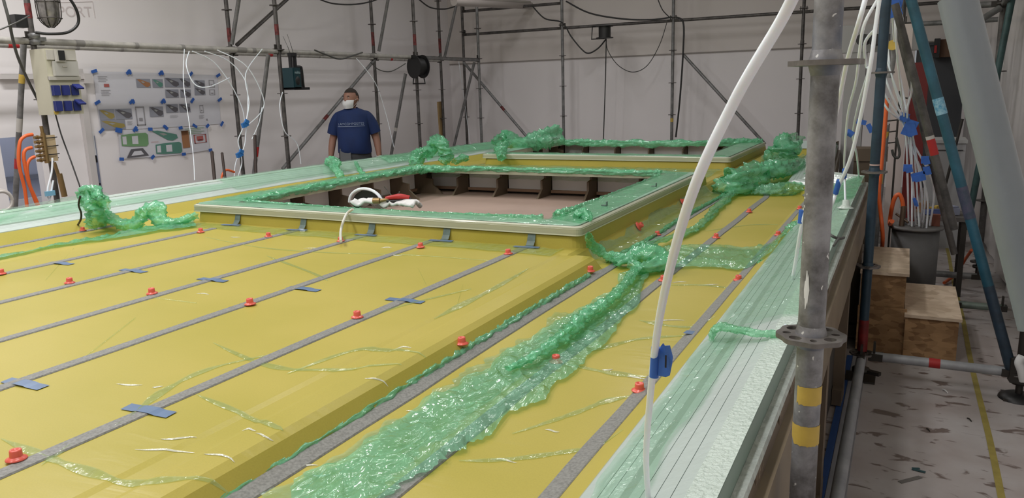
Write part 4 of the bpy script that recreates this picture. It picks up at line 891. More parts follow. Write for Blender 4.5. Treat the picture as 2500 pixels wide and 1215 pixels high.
# ---------------------------------------------------------------- things on the left
# socket box
sb = empty('socket_box', 'cream power distribution box with blue sockets hung on the far left pole', 'power box', loc=(-6.47, 4.17, 0))
zt, zb_ = 2.04, 1.50
b = MB()
b.prism([(-.11, -.15, zb_), (.09, -.15, zb_), (.09, .15, zb_+.02), (-.11, .15, zb_)], (0, 0, 0.0001))
b = MB(); b.box((-.01, 0, (zt+zb_)/2), (.20, .27, zt-zb_)); b.box((.09, 0, 1.99), (.03, .25, .08), mi=1); b.box((.10, .0, 1.80), (.03, .27, .03), mi=1); b.build('housing', [CREAM, CREAMD], sb)
b = MB(); b.box((.125, -.03, 1.985), (.03, .075, .10), mi=0); b.box((.142, -.025, 1.985), (.004, .055, .08), mi=1); b.build('display', [CREAMD, BLACK], sb)
b = MB(); b.box((.108, .015, 1.88), (.03, .21, .12), mi=0); b.box((.125, .0, 1.895), (.006, .04, .012), mi=1); b.build('breaker_window', [mat('grey_window', (.42, .41, .38), .3, coat=.5), CREAMD], sb)
for r_ in range(2):
    for c_ in range(3):
        y = -.095+c_*.085; z = 1.70-r_*.13
        s_ = MB(); s_.box((.098, y, z), (.02, .06, .085)); s_.build('socket', SOCK, sb)
        l_ = MB()
        if c_ == 2: l_.box((.135, y+.01, z+.03), (.075, .062, .012), R=Matrix.Rotation(.5, 3, 'Y'))
        else: l_.box((.115, y, z), (.016, .056, .08))
        l_.build('socket_lid', SOCK, sb)
b = MB(); b.disc((.092, -.11, 1.52), (1, 0, 0), .02, .004); b.build('yellow_sticker', YTAPE, sb)
def cable(pts, r, m, label, cat='cable', group=None, sub=8, name='cable', seg=8):
    b = MB(); b.path(pts, r, seg, sub=sub); return b.build(name, m, None, label, cat, group)
cable([(-6.400,4.064,1.500), (-6.380,4.075,1.328), (-6.300,4.071,1.121), (-5.900,3.858,0.933)], .006, CABLE, 'black cable hanging from the socket box to the green film peak')
cable([(-4.521,2.950,1.031), (-4.550,2.950,0.974), (-4.553,2.960,0.920), (-4.587,2.970,0.870), (-4.767,3.043,0.800), (-4.810,3.030,0.800), (-4.823,2.994,0.800)], .006, CABLE, 'black cable end lying down the yellow left rise')
cable([(-6.400,3.779,2.433), (-6.400,3.800,2.248), (-6.450,3.835,2.127), (-6.500,3.885,1.970), (-6.620,4.014,1.777), (-6.660,4.112,1.577)], .012, CABLEG, 'thick dark cable curving down past the far left pole')
cable([(-6.300,3.661,2.166), (-6.300,3.795,2.226), (-6.500,4.032,2.308)], .006, CABLEG, 'thin dark cord tied off to the far left pole')
# caged work lamp at top left
lm = empty('caged_lamp', 'wire-caged oval work lamp clamped at the top of the far left pole', 'lamp', loc=(-6.40, (-6.400,4.137,2.302)[1], (-6.400,4.120,2.197)[2]+.06))
b = MB(); b.lathe((0, 0, .20), [(.002, -.24), (.045, -.225), (.075, -.17), (.085, -.05), (.085, .25)], 20); o = b.build('lamp_glass', mat('grey_lamp_glass', (.25, .235, .225), .15, nscale=14, namt=.6, coat=.6), lm)
b = MB()
for k in range(8):
    t = 2*PI*k/8; b.path([(.02*math.cos(t), .02*math.sin(t), -.045), (.08*math.cos(t), .08*math.sin(t), .02), (.092*math.cos(t), .092*math.sin(t), .15), (.09*math.cos(t), .09*math.sin(t), .44)], .004, 6)
for z in (.03, .16, .30): b.path([(.09*math.cos(2*PI*k/16), .09*math.sin(2*PI*k/16), z) for k in range(17)], .004, 6, sub=2)
b.build('wire_cage', DARKST, lm)
b = MB(); b.path([(.08, -.05, .36), (.10, .08, .25), (.10, .17, .12), (.08, .19, 0), (.06, .10, -.08), (.04, -.05, -.10), (0, -.14, -.09)], .012, 8); b.box((-.1, -.2, .0), (.08, .10, .10)); b.build('bracket', BLACK, lm)
b = MB(); q = Vector((-6.570,4.087,2.128)); b.lathe(q+Vector((0, 0, -.05)), [(.02, 0), (.045, .01), (.045, .035), (.03, .05), (.045, .065), (.045, .09), (.02, .10)], 12); b.box(q+Vector((.02, .04, 0)), (.03, .08, .03)); b.build('clamp', GALVM, None, 'dark clamp fixing the far left rail to its pole', 'clamp')
# air manifold
mf = empty('air_manifold', 'wooden air manifold with brass fittings and orange hoses at far left', 'manifold', loc=(-6.52, 4.02, 0))
zc_ = 1.22
b = MB(); b.box((.0, .02, zc_), (.03, .11, .22)); b.build('mount_board', mat('pale_pine', (.56, .43, .26), .6), mf)
b = MB(); b.tube((.04, -.04, zc_-.12), (.04, -.04, zc_+.13), .02, 12)
for k in range(6): 
    z = zc_+.10-.038*k; b.tube((.04, -.05, z), (.06, -.13, z), .012, 10); b.tube((.055, -.09, z), (.058, -.105, z), .018, 6)
b.tube((.04, -.04, zc_+.11), (.04, -.045, zc_+.19), .014, 8); b.tube((.04, 0.02, zc_-.12), (.045, .04, zc_-.25), .015, 8); b.tube((.045, .045, zc_-.22), (.05, .06, zc_-.42), .024, 10)
b.build('brass_fittings', BRASS, mf)
b = MB()
for k in range(3): b.path([(.03, -.06, zc_+.09-.07*k), (.035, .03, zc_+.088-.07*k), (.02, .09, zc_+.09-.07*k)], .004, 6)
b.build('black_ties', BLACK, mf)
for k, pts in enumerate([[(-6.420,3.859,1.349), (-6.420,3.790,1.336), (-6.420,3.742,1.283), (-6.420,3.710,1.120), (-6.420,3.724,0.916), (-6.420,3.720,0.764)],
                         [(-6.400,3.824,1.244), (-6.400,3.768,1.228), (-6.400,3.745,1.167), (-6.400,3.748,1.016), (-6.400,3.762,0.912), (-6.400,3.791,0.772)],
                         [(-6.400,3.836,1.169), (-6.400,3.788,1.146), (-6.400,3.758,1.082), (-6.400,3.757,0.947), (-6.400,3.782,0.848), (-6.400,3.803,0.763)]]):
    cable(pts, .014, ORANGE, 'orange air hose from the brass manifold, %s' % ['outermost loop', 'middle loop', 'lowest loop'][k], 'hose', 'orange air hoses', name='air_hose')
cable([(-6.400,3.981,1.145), (-6.400,3.956,1.027), (-6.400,3.897,0.878), (-6.400,3.898,0.791), (-6.400,3.959,0.957)], .008, HOSE, 'white hose below the manifold with light blue tape', 'hose', name='white_hose')
b = MB(); b.box((-6.380,3.902,0.854), (.02, .08, .04)); b.build('blue_tape_tag', mat('light_blue_tape', (.2, .45, .62), .5), None, 'light blue tape on the white hose below the manifold', 'tape')
b = MB(); b.path([Vector((-6.300,3.457,0.851))+Vector((0, .09*math.cos(t), .09*math.sin(t))) for t in [2*PI*k/14 for k in range(15)]], .012, 8, sub=3); b.path([Vector((-6.300,3.457,0.851))+Vector((.02, .075*math.cos(t), .075*math.sin(t)+.004)) for t in [2*PI*k/14 for k in range(15)]], .012, 8, sub=3)
b.build('hose_coil', mat('beige_hose', (.5, .47, .44), .5), None, 'small coil of beige hose at the left edge of the photo', 'hose')

# drawings on the left wall
WX = XL+.004
def wpt(px, dx=0): return (WX+dx, px[1], px[2])
PG = 'taped up drawings'
PCOL = {'g': mat('print_green', (.17, .33, .16), .7), 't': mat('print_teal', (.10, .25, .20), .7), 'o': mat('print_orange', (.36, .17, .08), .7), 'k': mat('print_dark', (.11, .105, .12), .7), 'y': mat('print_ochre', (.33, .26, .08), .7), 'b': mat('print_sky', (.28, .29, .34), .7), 'w': PAPER, 'r': mat('print_red', (.42, .12, .11), .7), 'n': mat('print_grey_line', (.30, .29, .31), .7), 's': mat('print_screen', (.33, .34, .33), .7)}
PK = list(PCOL.keys()); PML = [PCOL[k] for k in PK]
def sheet(c, label, pics):
    # c: four corner pixels -> world, order tl, tr, br, bl
    tl, tr, br, bl = [Vector(wpt(q)) for q in c]
    def uv(u, v, dx=0): p = (tl*(1-u)+tr*u)*(1-v)+(bl*(1-u)+br*u)*v; return Vector((p.x+dx, p.y, p.z))
    b = MB(); n = 6; vs = []
    for i in range(n+1):
        for j in range(n+1): u, v = i/n, j/n; vs.append(uv(u, v, .003+.004*abs(noise.noise(Vector((u*3+tl.y, v*3, 1))))*(0 < i < n and 0 < j < n)))
    b.add(vs, [(i*(n+1)+j, i*(n+1)+j+1, (i+1)*(n+1)+j+1, (i+1)*(n+1)+j) for i in range(n) for j in range(n)], PK.index('w'))
    for (kind, u0, v0, u1, v1, bg, fg) in pics:
        def q(a, c_, dx=.010): return uv(u0+(u1-u0)*a, v0+(v1-v0)*c_, dx)
        if bg: b.add([q(0, 0, .009), q(1, 0, .009), q(1, 1, .009), q(0, 1, .009)], [(0, 1, 2, 3)], PK.index(bg))
        F = PK.index(fg) if fg else 0
        if kind == 'iso':
            b.add([q(.04, .08), q(.25, .05), q(.95, .45), q(.98, .75), q(.78, .95), q(.60, .88)], [(0, 1, 2, 3, 4, 5)], F)
            b.add([q(.30, .30, .011), q(.46, .28, .011), q(.60, .42, .011), q(.45, .50, .011)], [(0, 1, 2, 3)], PK.index('s'))
        elif kind == 'plan':
            b.add([q(.02, .12), q(.32, .04), q(.92, 0), q(1, .15), q(1, .85), q(.92, 1), q(.32, .96), q(.02, .88)], [tuple(range(8))], F)
            b.add([q(.06, .22, .011), q(.20, .20, .011), q(.20, .80, .011), q(.06, .78, .011)], [(0, 1, 2, 3)], PK.index('w')); b.add([q(.40, .22, .011), q(.62, .20, .011), q(.62, .80, .011), q(.40, .78, .011)], [(0, 1, 2, 3)], PK.index('w'))
        elif kind == 'bow':
            b.add([q(0, 1), q(.22, .05), q(.75, 0), q(1, .85)], [(0, 1, 2, 3)], F); b.add([q(.2, .8, .011), q(.35, .3, .011), q(.66, .28, .011), q(.78, .7, .011)], [(0, 1, 2, 3)], PK.index('w'))
        elif kind == 'box':
            for a0, a1, c0, c1 in ((0, 1, 0, .06), (0, 1, .94, 1), (0, .1, 0, 1), (.9, 1, 0, 1), (.3, .7, .6, .75)): b.add([q(a0, c0), q(a1, c0), q(a1, c1), q(a0, c1)], [(0, 1, 2, 3)], F)
        elif kind == 'fill': b.add([q(0, 0), q(1, 0), q(1, 1), q(0, 1)], [(0, 1, 2, 3)], F)
        elif kind == 'lines':
            for k in range(4): b.add([q(.0, k*.27), q(.9-.15*(k % 2), k*.27), q(.9-.15*(k % 2), k*.27+.07), q(0, k*.27+.07)], [(0, 1, 2, 3)], F)
    return b.build('drawing_sheet', PML, None, label, 'poster', PG)
R1 = [(-7.790,5.429,1.917), (-7.790,5.841,1.911), (-7.790,6.264,1.904), (-7.790,6.687,1.892), (-7.790,7.107,1.878)]
R2 = [(-7.790,5.418,1.589), (-7.790,5.835,1.587), (-7.790,6.245,1.581), (-7.790,6.667,1.579), (-7.790,7.093,1.579)]
R3 = [(-7.790,5.420,1.287), (-7.790,5.832,1.281), (-7.790,6.236,1.277), (-7.790,6.661,1.273), (-7.790,7.085,1.276)]
S1 = [(-7.790,5.621,1.280), (-7.790,6.023,1.270), (-7.790,6.442,1.261), (-7.790,6.848,1.263)]
S2 = [(-7.790,5.609,0.963), (-7.790,6.009,0.950), (-7.790,6.445,0.946), (-7.790,6.852,0.962)]
top = [[('lines', .1, .15, .4, .35, None, 'n'), ('fill', .25, .4, .4, .5, None, 'r'), ('lines', .15, .6, .45, .8, None, 'n')],
       [('iso', .22, .22, .66, .52, 'b', 'o'), ('iso', .72, .22, 1.06, .52, 'b', 't')],
       [('iso', .12, .16, .60, .50, 'b', 'k'), ('iso', .60, .16, .98, .50, 'b', 'k'), ('iso', .12, .58, .56, .88, 'b', 'k'), ('iso', .62, .58, .98, .88, 'b', 'k')],
       [('iso', .12, .22, .5, .50, 'b', 'k'), ('iso', .12, .52, .5, .80, 'b', 'k'), ('box', .65, .2, .85, .5, None, 'n'), ('box', .65, .58, .85, .80, None, 'n')]]
mid = [[('iso', .02, .25, .46, .62, 'b', 'y'), ('iso', .48, .25, .98, .62, 'b', 'k'), ('iso', .02, .64, .74, .97, 'b', 'y'), ('lines', .8, .7, .98, .85, None, 'n')],
       [('box', .1, .18, .38, .88, None, 'n'), ('iso', .55, .2, 1.0, .58, 'b', 'k')],
       [('iso', .10, .12, .50, .45, 'b', 'k'), ('iso', .54, .12, .92, .45, 'b', 'k'), ('lines', .2, .55, .5, .65, None, 'n')],
       [('box', .25, .2, .38, .5, None, 'n'), ('lines', .2, .6, .4, .75, None, 'n'), ('fill', .45, .75, .5, .82, None, 'n')]]
bot = [[('plan', .05, .12, .92, .60, None, 'g'), ('bow', .18, .66, .9, .98, None, 'k')], [('iso', .02, .04, .90, .48, None, 't'), ('plan', .12, .52, .98, .95, None, 't'), ('lines', .0, .45, .3, .5, None, 'r')],
       [('fill', .02, .12, .28, .78, None, 'o'), ('fill', .02, .12, .26, .30, None, 'y'), ('lines', .15, .05, .95, .30, None, 'g'), ('box', .45, .32, .92, .66, None, 'r'), ('fill', .55, .38, .8, .55, None, 'r')]]
nm = ['first', 'second', 'third', 'fourth']
TLB = ['nearly blank drawing at the top left of the taped sheets', 'drawing with an orange boat picture in the top row', 'drawing with four grey boat pictures in the top row', 'drawing at the top right with two small grey pictures and outline boxes']
MLB = ['drawing with ochre boat pictures at the left of the second row', 'drawing with one tall outline box in the second row', 'drawing with two side by side grey boats in the second row', 'mostly blank drawing at the right of the second row']
BLB = ['drawing with a green boat plan and a dark hatch frame, bottom row', 'drawing with two teal boats in the middle of the bottom row', 'printed sheet with an orange block and a red box, bottom right']
for k in range(4):
    sheet([R1[k], R1[k+1], R2[k+1], R2[k]], TLB[k], top[k]); sheet([R2[k], R2[k+1], R3[k+1], R3[k]], MLB[k], mid[k])
for k in range(3):
    sh = [tuple((v[0]+.008, v[1], v[2])) for v in (S1[k], S1[k+1], S2[k+1], S2[k])]; o = sheet(sh, BLB[k], bot[k]); o.location = (.008, 0, 0)
k = 0
for row, rn in ((R1, 'top'), (R2, 'middle'), (R3, 'lower')):
    for j, q in enumerate(row):
        b = MB(); b.box((WX+.020, q[1], q[2]), (.003, .07, .032), R=Matrix.Rotation(rnd.choice([.7, -.7, .4])+rnd.uniform(-.2, .2), 3, 'X'))
        if j in (1, 2): b.box((WX+.022, q[1]+.01, q[2]), (.003, .055, .03), R=Matrix.Rotation(-.8, 3, 'X'))
        b.build('blue_tape_corner', BLUET, None, 'blue tape piece in the %s row of drawing corners, %s from left' % (rn, ['first', 'second', 'third', 'fourth', 'fifth'][j]), 'tape', 'blue tape on the drawings')
for row, rn in ((S1, 'upper'), (S2, 'bottom')):
    for j, q in enumerate(row):
        b = MB(); s = 1.5 if (j == 0 and rn == 'upper') else 1
        b.box((WX+.028, q[1], q[2]), (.003, .055*s, .035*s), R=Matrix.Rotation(rnd.uniform(-.8, .8), 3, 'X'))
        b.build('blue_tape_corner', BLUET, None, 'blue tape on the %s edge of the lowest drawings, %s from left' % (rn, ['first', 'second', 'third', 'fourth'][j]), 'tape', 'blue tape on the drawings')
INK = mat('faint_pencil', (.62, .56, .56), .8)
PW = text_mesh('pencil_writing', 'PORT', .15, INK, None, frame((XL+.003, (-7.800,5.325,2.516)[1], (-7.800,5.325,2.516)[2]), (0, 1, 0.06), (0, 0, 1)), label='faint handwritten word PORT on the white wall above the rail', cat='writing')
b = MB()
for (p0, p1) in (((-7.797,5.178,2.602), (-7.797,5.534,2.640)), ((-7.797,5.534,2.640), (-7.797,5.537,2.472))): b.tube(p0, p1, .003, 6)
b.build('pencil_frame', INK, PW)

# battens leaning behind the rim
for k, (a, c, r_) in enumerate([((-6.000,5.305,1.090), (-5.700,5.036,0.774), .016), ((-5.900,5.338,1.077), (-5.700,5.164,0.777), .013), ((-6.100,5.979,1.205), (-5.900,5.729,0.637), .016)]):
    b = MB(); d = (Vector(c)-Vector(a)); a2 = Vector(a); c2 = a2+d.normalized()*(a2.z/abs(d.normalized().z)-.0); b.tube(a2, c2, r_, 4); b.build('dark_batten', mat('dark_batten', (.045, .03, .025), .7), None, ['thicker dark upright batten below the drawings', 'thinner dark upright batten below the drawings', 'dark upright batten left of the radio pole'][k], 'batten')
b = MB(); p = Vector((-7.400,11.667,1.424)); q = Vector((-7.400,11.701,0.576)); d = (q-p).normalized(); b.box((p+(p+d*(p.z/-d.z)))/2, (.03, .10, p.z*1.0), R=Vector((0, 0, -1)).rotation_difference(d).to_matrix()); b.build('leaning_plank', WOODY, None, 'yellowish plank standing by a pole in the far left corner', 'plank')

# radio
rd = empty('jobsite_radio', 'dark teal jobsite radio with a black frame hanging on a left pole', 'radio', loc=(-6.45, 6.985, 0))
rd.scale = (1, .78, 1)
TEAL = mat('dark_teal_plastic', (.006, .035, .045), .4)
ry0, ry1 = -.08, .22
b = MB(); b.box((0, .0, 1.80), (.16, .16, .24)); b.box((.085, 0, 1.80), (.01, .13, .2)); b.build('body', TEAL, rd)
b = MB(); b.path([(0, .09, 1.93), (0, .20, 1.93), (0, .225, 1.90), (0, .235, 1.72), (0, .24, 1.69)], .018, 8); b.box((0, .09, 1.68), (.16, .34, .03)); b.box((0, .10, 1.80), (.12, .03, .24)); b.box((0, .165, 1.80), (.05, .04, .2)); b.build('black_frame', BLACK, rd)
b = MB(); b.box((0, -.0, 2.0), (.04, .03, .16)); b.box((0, .09, 2.0), (.04, .03, .16)); b.box((0, .045, 2.07), (.05, .13, .04)); b.build('carry_handle', BLACK, rd)
b = MB(); b.tube((0, 0.01, 2.08), (0.02, -.06, 2.16), .003, 6); b.tube((.02, -.06, 2.16), (.02, -.14, 2.27), .002, 6); b.tube((0, .08, 2.08), (0, .03, 2.20), .003, 6); b.tube((0, .03, 2.2), (0, -.02, 2.30), .002, 6); b.build('antenna', BLACK, rd)
b = MB(); b.lathe((.09, 0, 1.77), [(.002, .004), (.045, .004), (.05, 0)], 20, axis=(1, 0, 0)); b.build('speaker_grille', BLACK, rd)
text_mesh('maker_name', 'makita', .045, mat('pale_print', (.3, .42, .45), .5), rd, frame((.093, 0, 1.865), (0, 1, 0), (0, 0, 1)))
# cable reels
def reel(loc, axis, label, R1_=.13, W=.13):
    o = empty('cable_reel', label, 'cable reel', loc=loc); a = Vector(axis).normalized()
    for s in (-1, 1):
        b = MB(); b.disc(a*s*W/2, a, R1_, .012, 24); b.build('side_disc', BLACK, o)
    b = MB(); b.disc((0, 0, 0), a, R1_*.7, W, 20); b.build('cable_winding', CABLE, o)
    up = Vector((0, 0, 1)) if abs(a.z) < .5 else Vector((-1, 0, 0)); sd = a.cross(up)
    b = MB(); b.path([a*W*.6+up*(-R1_*1.0), a*W*.7+up*(-R1_*1.45), -a*W*.7+up*(-R1_*1.45), -a*W*.6+up*(-R1_*1.0)] if abs(a.z) < .5 else [a*W*.55, a*W*.55+up*R1_*1.5, -a*W*.55+up*R1_*1.6, -a*W*.55], .011, 8, sub=1); b.build('carry_frame', BLACK, o)
    return o
reel((-6.50, 9.72, 1.97), (.35, 1, 0), 'black cable reel hung on a pole right of the man', .17, .16)
reel((-4.42, 12.02, 2.46), (0, 0, 1), 'black cable reel hanging from the far wall rail', .14, .18)
b = MB(); b.disc((0, 0, -.1), (0, 0, 1), .20, .03, 24)
# black cables far
FC = 'loose cables on the far wall'
cable([(-5.733,12.100,2.961), (-5.510,12.100,2.747), (-5.207,12.120,2.663), (-5.032,12.100,2.423), (-4.853,12.100,2.217), (-4.730,12.100,2.146), (-4.565,12.100,2.216), (-4.423,12.100,2.357)], .012, CABLE, 'black cable sagging from the upper rail to the hanging reel', group=FC)
cable([(-5.120,12.100,2.994), (-4.704,12.100,2.778), (-4.146,12.100,2.652), (-3.674,12.100,2.609), (-3.348,12.100,2.625)], .013, CABLE, 'black cable slung between two far poles along the top', group=FC)
cable([(-4.430,12.100,2.358), (-4.389,12.100,2.162), (-4.214,12.100,1.929), (-3.972,12.100,1.817), (-3.735,12.100,1.910), (-3.538,12.100,2.216), (-3.424,12.100,2.550)], .006, CABLE, 'thin cable loop hanging right of the far reel', group=FC)
cable([(-4.423,12.100,2.357), (-4.440,12.100,1.676), (-4.479,12.100,0.708)], .009, CABLE, 'straight black cable dropping from the far reel', group=FC)
cable([(-3.270,12.050,2.616), (-3.154,12.050,2.530), (-3.146,12.050,2.133), (-3.185,12.050,1.388), (-3.241,12.050,0.782)], .014, CABLE, 'thick black cable running down beside the yellow-taped far pole', group=FC)
cable([(-3.579,12.100,2.928), (-3.492,12.100,2.739), (-3.360,12.100,2.607)], .008, CABLE, 'short black cable coming down to the yellow-taped far pole', group=FC)
cable([(-6.900,8.029,2.832), (-6.900,8.344,2.786), (-6.900,8.774,2.805), (-6.900,9.195,2.878), (-6.900,9.547,2.987)], .010, CABLE, 'black cable sagging at the top above the man')
cable([(-6.600,9.951,2.965), (-6.600,10.276,2.862), (-6.600,10.689,2.869), (-6.600,11.005,2.931)], .011, CABLE, 'black cable sagging to the ceiling light')
cable([(-6.500,7.474,2.139), (-6.500,7.709,2.082), (-6.500,7.941,2.042), (-6.500,8.193,2.089), (-6.500,8.412,2.137)], .010, CABLEG, 'dark cable looped under the left rail')
cable([(-6.500,8.576,2.012), (-6.500,8.749,1.917), (-6.500,9.032,1.897), (-6.500,9.394,2.009)], .007, CABLEG, 'thin cable from the rail to the cable reel right of the man')
# light fitting
lf = empty('light_fitting', 'long pale fluorescent fitting hung at the top centre', 'lamp', loc=(0, 0, 0))
a = Vector((-6.000,9.987,2.877)); c = Vector((-6.000,12.531,3.020))
b = MB(); b.tube(a, c, .06, 12); b.build('diffuser', mat('pale_diffuser', (.42, .38, .36), .4), lf)
b = MB(); b.box((a+c)/2+Vector((0, 0, .06)), (.09, (c-a).length*.98, .03), R=Matrix.Rotation(-(c-a).z/(c-a).y*-1, 3, 'X')); b.tube(c, c+(c-a)*.02, .063, 12); b.build('housing', CREAMD, lf)

# white hoses on the left
GH = 'thin white hoses at the left'
HL = [[(-6.550,5.644,2.073), (-6.500,5.546,1.928), (-6.450,5.578,1.745), (-6.400,5.711,1.714), (-6.500,6.088,1.807)],
 [(-6.500,5.642,2.071), (-6.500,5.890,1.974), (-6.500,6.082,1.764), (-6.500,6.220,1.500), (-6.500,6.244,1.321)],
 [(-6.500,5.797,2.075), (-6.500,6.111,1.978), (-6.450,6.266,1.762), (-6.400,6.212,1.499), (-6.400,6.160,1.325)],
 [(-6.500,5.960,2.093), (-6.400,6.240,1.934), (-6.400,6.440,1.626), (-6.400,6.417,1.447), (-6.350,6.106,1.284)],
 [(-6.500,6.605,2.122), (-6.450,6.277,1.849), (-6.400,6.236,1.542), (-6.350,6.112,1.327)],
 [(-6.350,6.097,1.306), (-6.350,5.985,1.160), (-6.350,5.985,1.030), (-6.350,5.911,0.905), (-6.350,5.877,0.777)],
 [(-6.330,6.101,1.306), (-6.330,6.052,1.112), (-6.330,5.992,1.007), (-6.330,5.978,0.899), (-6.330,5.901,0.753)],
 [(-6.400,6.422,1.483), (-6.400,6.351,1.315), (-6.400,6.225,1.144)],
 [(-6.450,6.813,1.643), (-6.400,6.695,1.483), (-6.400,6.738,1.202), (-6.400,6.922,1.047), (-6.400,6.962,0.801)],
 [(-6.500,5.544,2.088), (-6.400,5.404,1.764), (-6.300,5.332,1.367), (-6.200,5.252,1.053), (-6.100,5.149,0.826)],
 [(-6.500,8.275,2.060), (-6.400,8.506,1.750), (-6.400,8.696,1.363), (-6.300,8.716,0.858)]]
for k, pts in enumerate(HL):
    cable(pts, .0055 if k < 9 else .004, HOSE, ['white hose looping from the rail over the drawings', 'white hose falling from the rail to the upper blue tag, left one', 'white hose falling from the rail to the upper blue tag, middle one', 'outermost white hose curving from the rail to the upper blue tag', 'white hose crossing from right down to the upper blue tag', 'white hose between the two blue tags, left side', 'white hose between the two blue tags, right side', 'short white hose piece on the brace left of the radio', 'white hose hanging on the radio pole', 'thin clear line hanging in front of the drawings', 'thin clear line slanting down to the right of the man'][k], 'hose', GH, name='white_hose')
for k, q in enumerate([(-6.320,6.069,1.312), (-6.300,5.934,1.004)]):
    b = MB(); b.box(q, (.03, .08, .05), R=Matrix.Rotation(.3, 3, 'X')); b.box((q[0]+.01, q[1]+.02, q[2]+.03), (.02, .05, .04), R=Matrix.Rotation(-.5, 3, 'X')); b.build('blue_hose_tag', mat('mid_blue_tape', (.03, .18, .5), .5), None, '%s bright blue tag on the white hoses right of the drawings' % ['upper', 'lower'][k], 'tape')
cable([(-6.100,5.469,0.726), (-6.100,5.488,0.828), (-6.100,5.548,0.883), (-6.100,5.652,0.851)], .012, ORANGE, 'small orange hose loop behind the rim by the dark battens', 'hose', name='air_hose')

# ---------------------------------------------------------------- hatch things: towel, tools, bent hose
b = MB(); n = 30; vs = []
for i in range(n+1):
    for j in range(9):
        u = i/n; v = j/8; x = -2.80+.42*u; y = 3.42+.10*v+.03*math.sin(u*3)+.02*noise.noise(Vector((u*4, 0, 3)))
        z = .972+.028*(1-abs(noise.noise(Vector((u*5, v*2.5, 7))))*2.5)+.012*math.sin(v*PI)
        vs.append((x, y, z))
b.add(vs, [(i*9+j, i*9+j+1, (i+1)*9+j+1, (i+1)*9+j) for i in range(n) for j in range(8)], 0, True)
o = b.build('towel', TOWEL, None, 'crumpled white cloth on the front flange of the hatch', 'cloth')
md = o.modifiers.new('thick', 'SOLIDIFY'); md.thickness = .014; md.offset = 0
pl = empty('hose_cutter', 'red-handled hose clamp pliers lying on the white cloth', 'tool', loc=(-2.60, 3.46, 1.008), rz=.12)
b = MB(); b.path([(.02, 0, .012), (.10, .01, .022), (.16, .02, .016)], [.010, .017, .012], 10); b.build('red_grip', mat('red_grip', (.45, .02, .02), .4), pl)
b = MB(); b.path([(.03, -.008, -.002), (.1, -.002, 0), (.17, .02, .01)], .008, 8); b.build('black_grip', BLACK, pl)
b = MB(); b.tube((-.05, -.02, .0), (-.01, -.015, .0), .017, 10); b.tube((-.01, -.012, 0), (.04, 0, .008), .01, 8); b.build('brass_nozzle', BRASS, pl)
b = MB(); b.path([(-.02, .06, .07), (.01, .05, .045), (.05, .03, .02), (.09, .03, .04), (.08, .05, .045)], .003, 6); b.build('wire_spring', DARKST, pl)
t = empty('hose_ring', 'black and white curved hose clamp standing behind the cloth', 'tool', loc=(-2.80, 3.56, .97))
arc = [(.12*math.cos(a_), 0, .085*math.sin(a_)) for a_ in [PI*k/10 for k in range(0, 11)]]
b = MB(); b.path(arc, .009, 8, sub=3); b.build('white_arc', HOSE, t)
b = MB(); b.prism([(p[0]*.9, .015, p[2]*.85) for p in arc], (0, .03, 0)); b.build('black_guard', BLACK, t)
cable([(-2.487,2.943,0.880), (-2.666,3.160,0.879), (-2.677,3.200,0.927), (-2.703,3.270,0.960), (-2.661,3.269,0.985)], .0075, mat('cream_hose', (.66, .66, .60), .4), 'cream hose bent from a red port over the hatch flange', 'hose', name='bent_hose', seg=12)

# ---------------------------------------------------------------- near hoses
nh = empty('tagged_hose', 'thick translucent white hose closest to the camera with a blue tag marked 1', 'hose')
def dp(p): return p
b = MB(); b.path([(-.078, .640, 1.675), (-.093, .653, 1.647), (-.128, .654, 1.584), (-.168, .670, 1.495), (-.243, .848, 1.338), (-.288, .962, 1.190), (-.330, 1.08, 1.03), (-.348, 1.153, .911), (-.352, 1.17, .895)], .0048, 20, sub=10); b.build('hose', HOSE, nh)

TY = .915
p0 = Vector((-0.268,0.915,1.269)); p1 = Vector((-0.270,0.915,1.228))
b = MB(); b.tube(p0, p1, .0060, 20); b.build('blue_wrap', BLUET, nh)
F = [Vector(q) for q in ((-0.264,0.912,1.232), (-0.261,0.912,1.272), (-0.256,0.905,1.279), (-0.254,0.905,1.276), (-0.246,0.900,1.279), (-0.242,0.900,1.264), (-0.243,0.900,1.254), (-0.247,0.905,1.237), (-0.253,0.910,1.232))]
b = MB(); b.prism(F, (.0004, .0012, 0)); b.build('blue_flag', BLUET, nh)
u = (F[5]-F[0]).normalized(); 
text_mesh('number_one', '1', .024, mat('black_ink', (.01, .01, .02), .6), nh, frame(Vector((-0.250,0.898,1.257)), (1, 0, 0), (-.05, .05, 1)), ext=.0002)
# hoses around the near pole
HN = 'white hoses rising at the near poles'
b0 = [([(-0.099,2.000,1.795), (-0.114,2.000,1.724), (-0.146,2.200,1.646), (-0.177,2.400,1.525), (-0.216,2.500,1.351), (-0.262,2.600,1.235), (-0.280,2.600,1.140), (-0.306,2.700,0.979), (-0.321,2.700,0.846), (-0.252,2.079,0.950)], .0058, 'white hose passing behind the near pole with a blue band, ending on the foam rim'),
 ([(-0.114,3.200,1.909), (-0.123,3.200,1.795), (-0.132,3.200,1.649), (-0.160,3.300,1.449), (-0.193,3.400,1.280), (-0.240,3.500,1.148), (-0.260,3.500,1.076), (-0.313,3.600,0.949)], .0075, 'white hose running down just left of the blue pole to a blue band'),
 ([(-0.127,3.300,1.890), (-0.167,3.300,1.803), (-0.183,3.400,1.701), (-0.200,3.600,1.589), (-0.248,4.000,1.437), (-0.277,4.400,1.207), (-0.285,4.600,1.098), (-0.251,4.292,0.950)], .006, 'white hose ending in a clear cup on the rim right of the near pole'),
 ([(-0.126,3.300,1.786), (-0.165,3.400,1.739), (-0.164,3.600,1.656), (-0.155,3.600,1.630), (-0.206,4.000,1.474), (-0.253,4.600,1.301), (-0.247,5.000,1.154), (-0.262,5.719,0.950)], .006, 'white hose bending down to the far corner of the foam rim')]
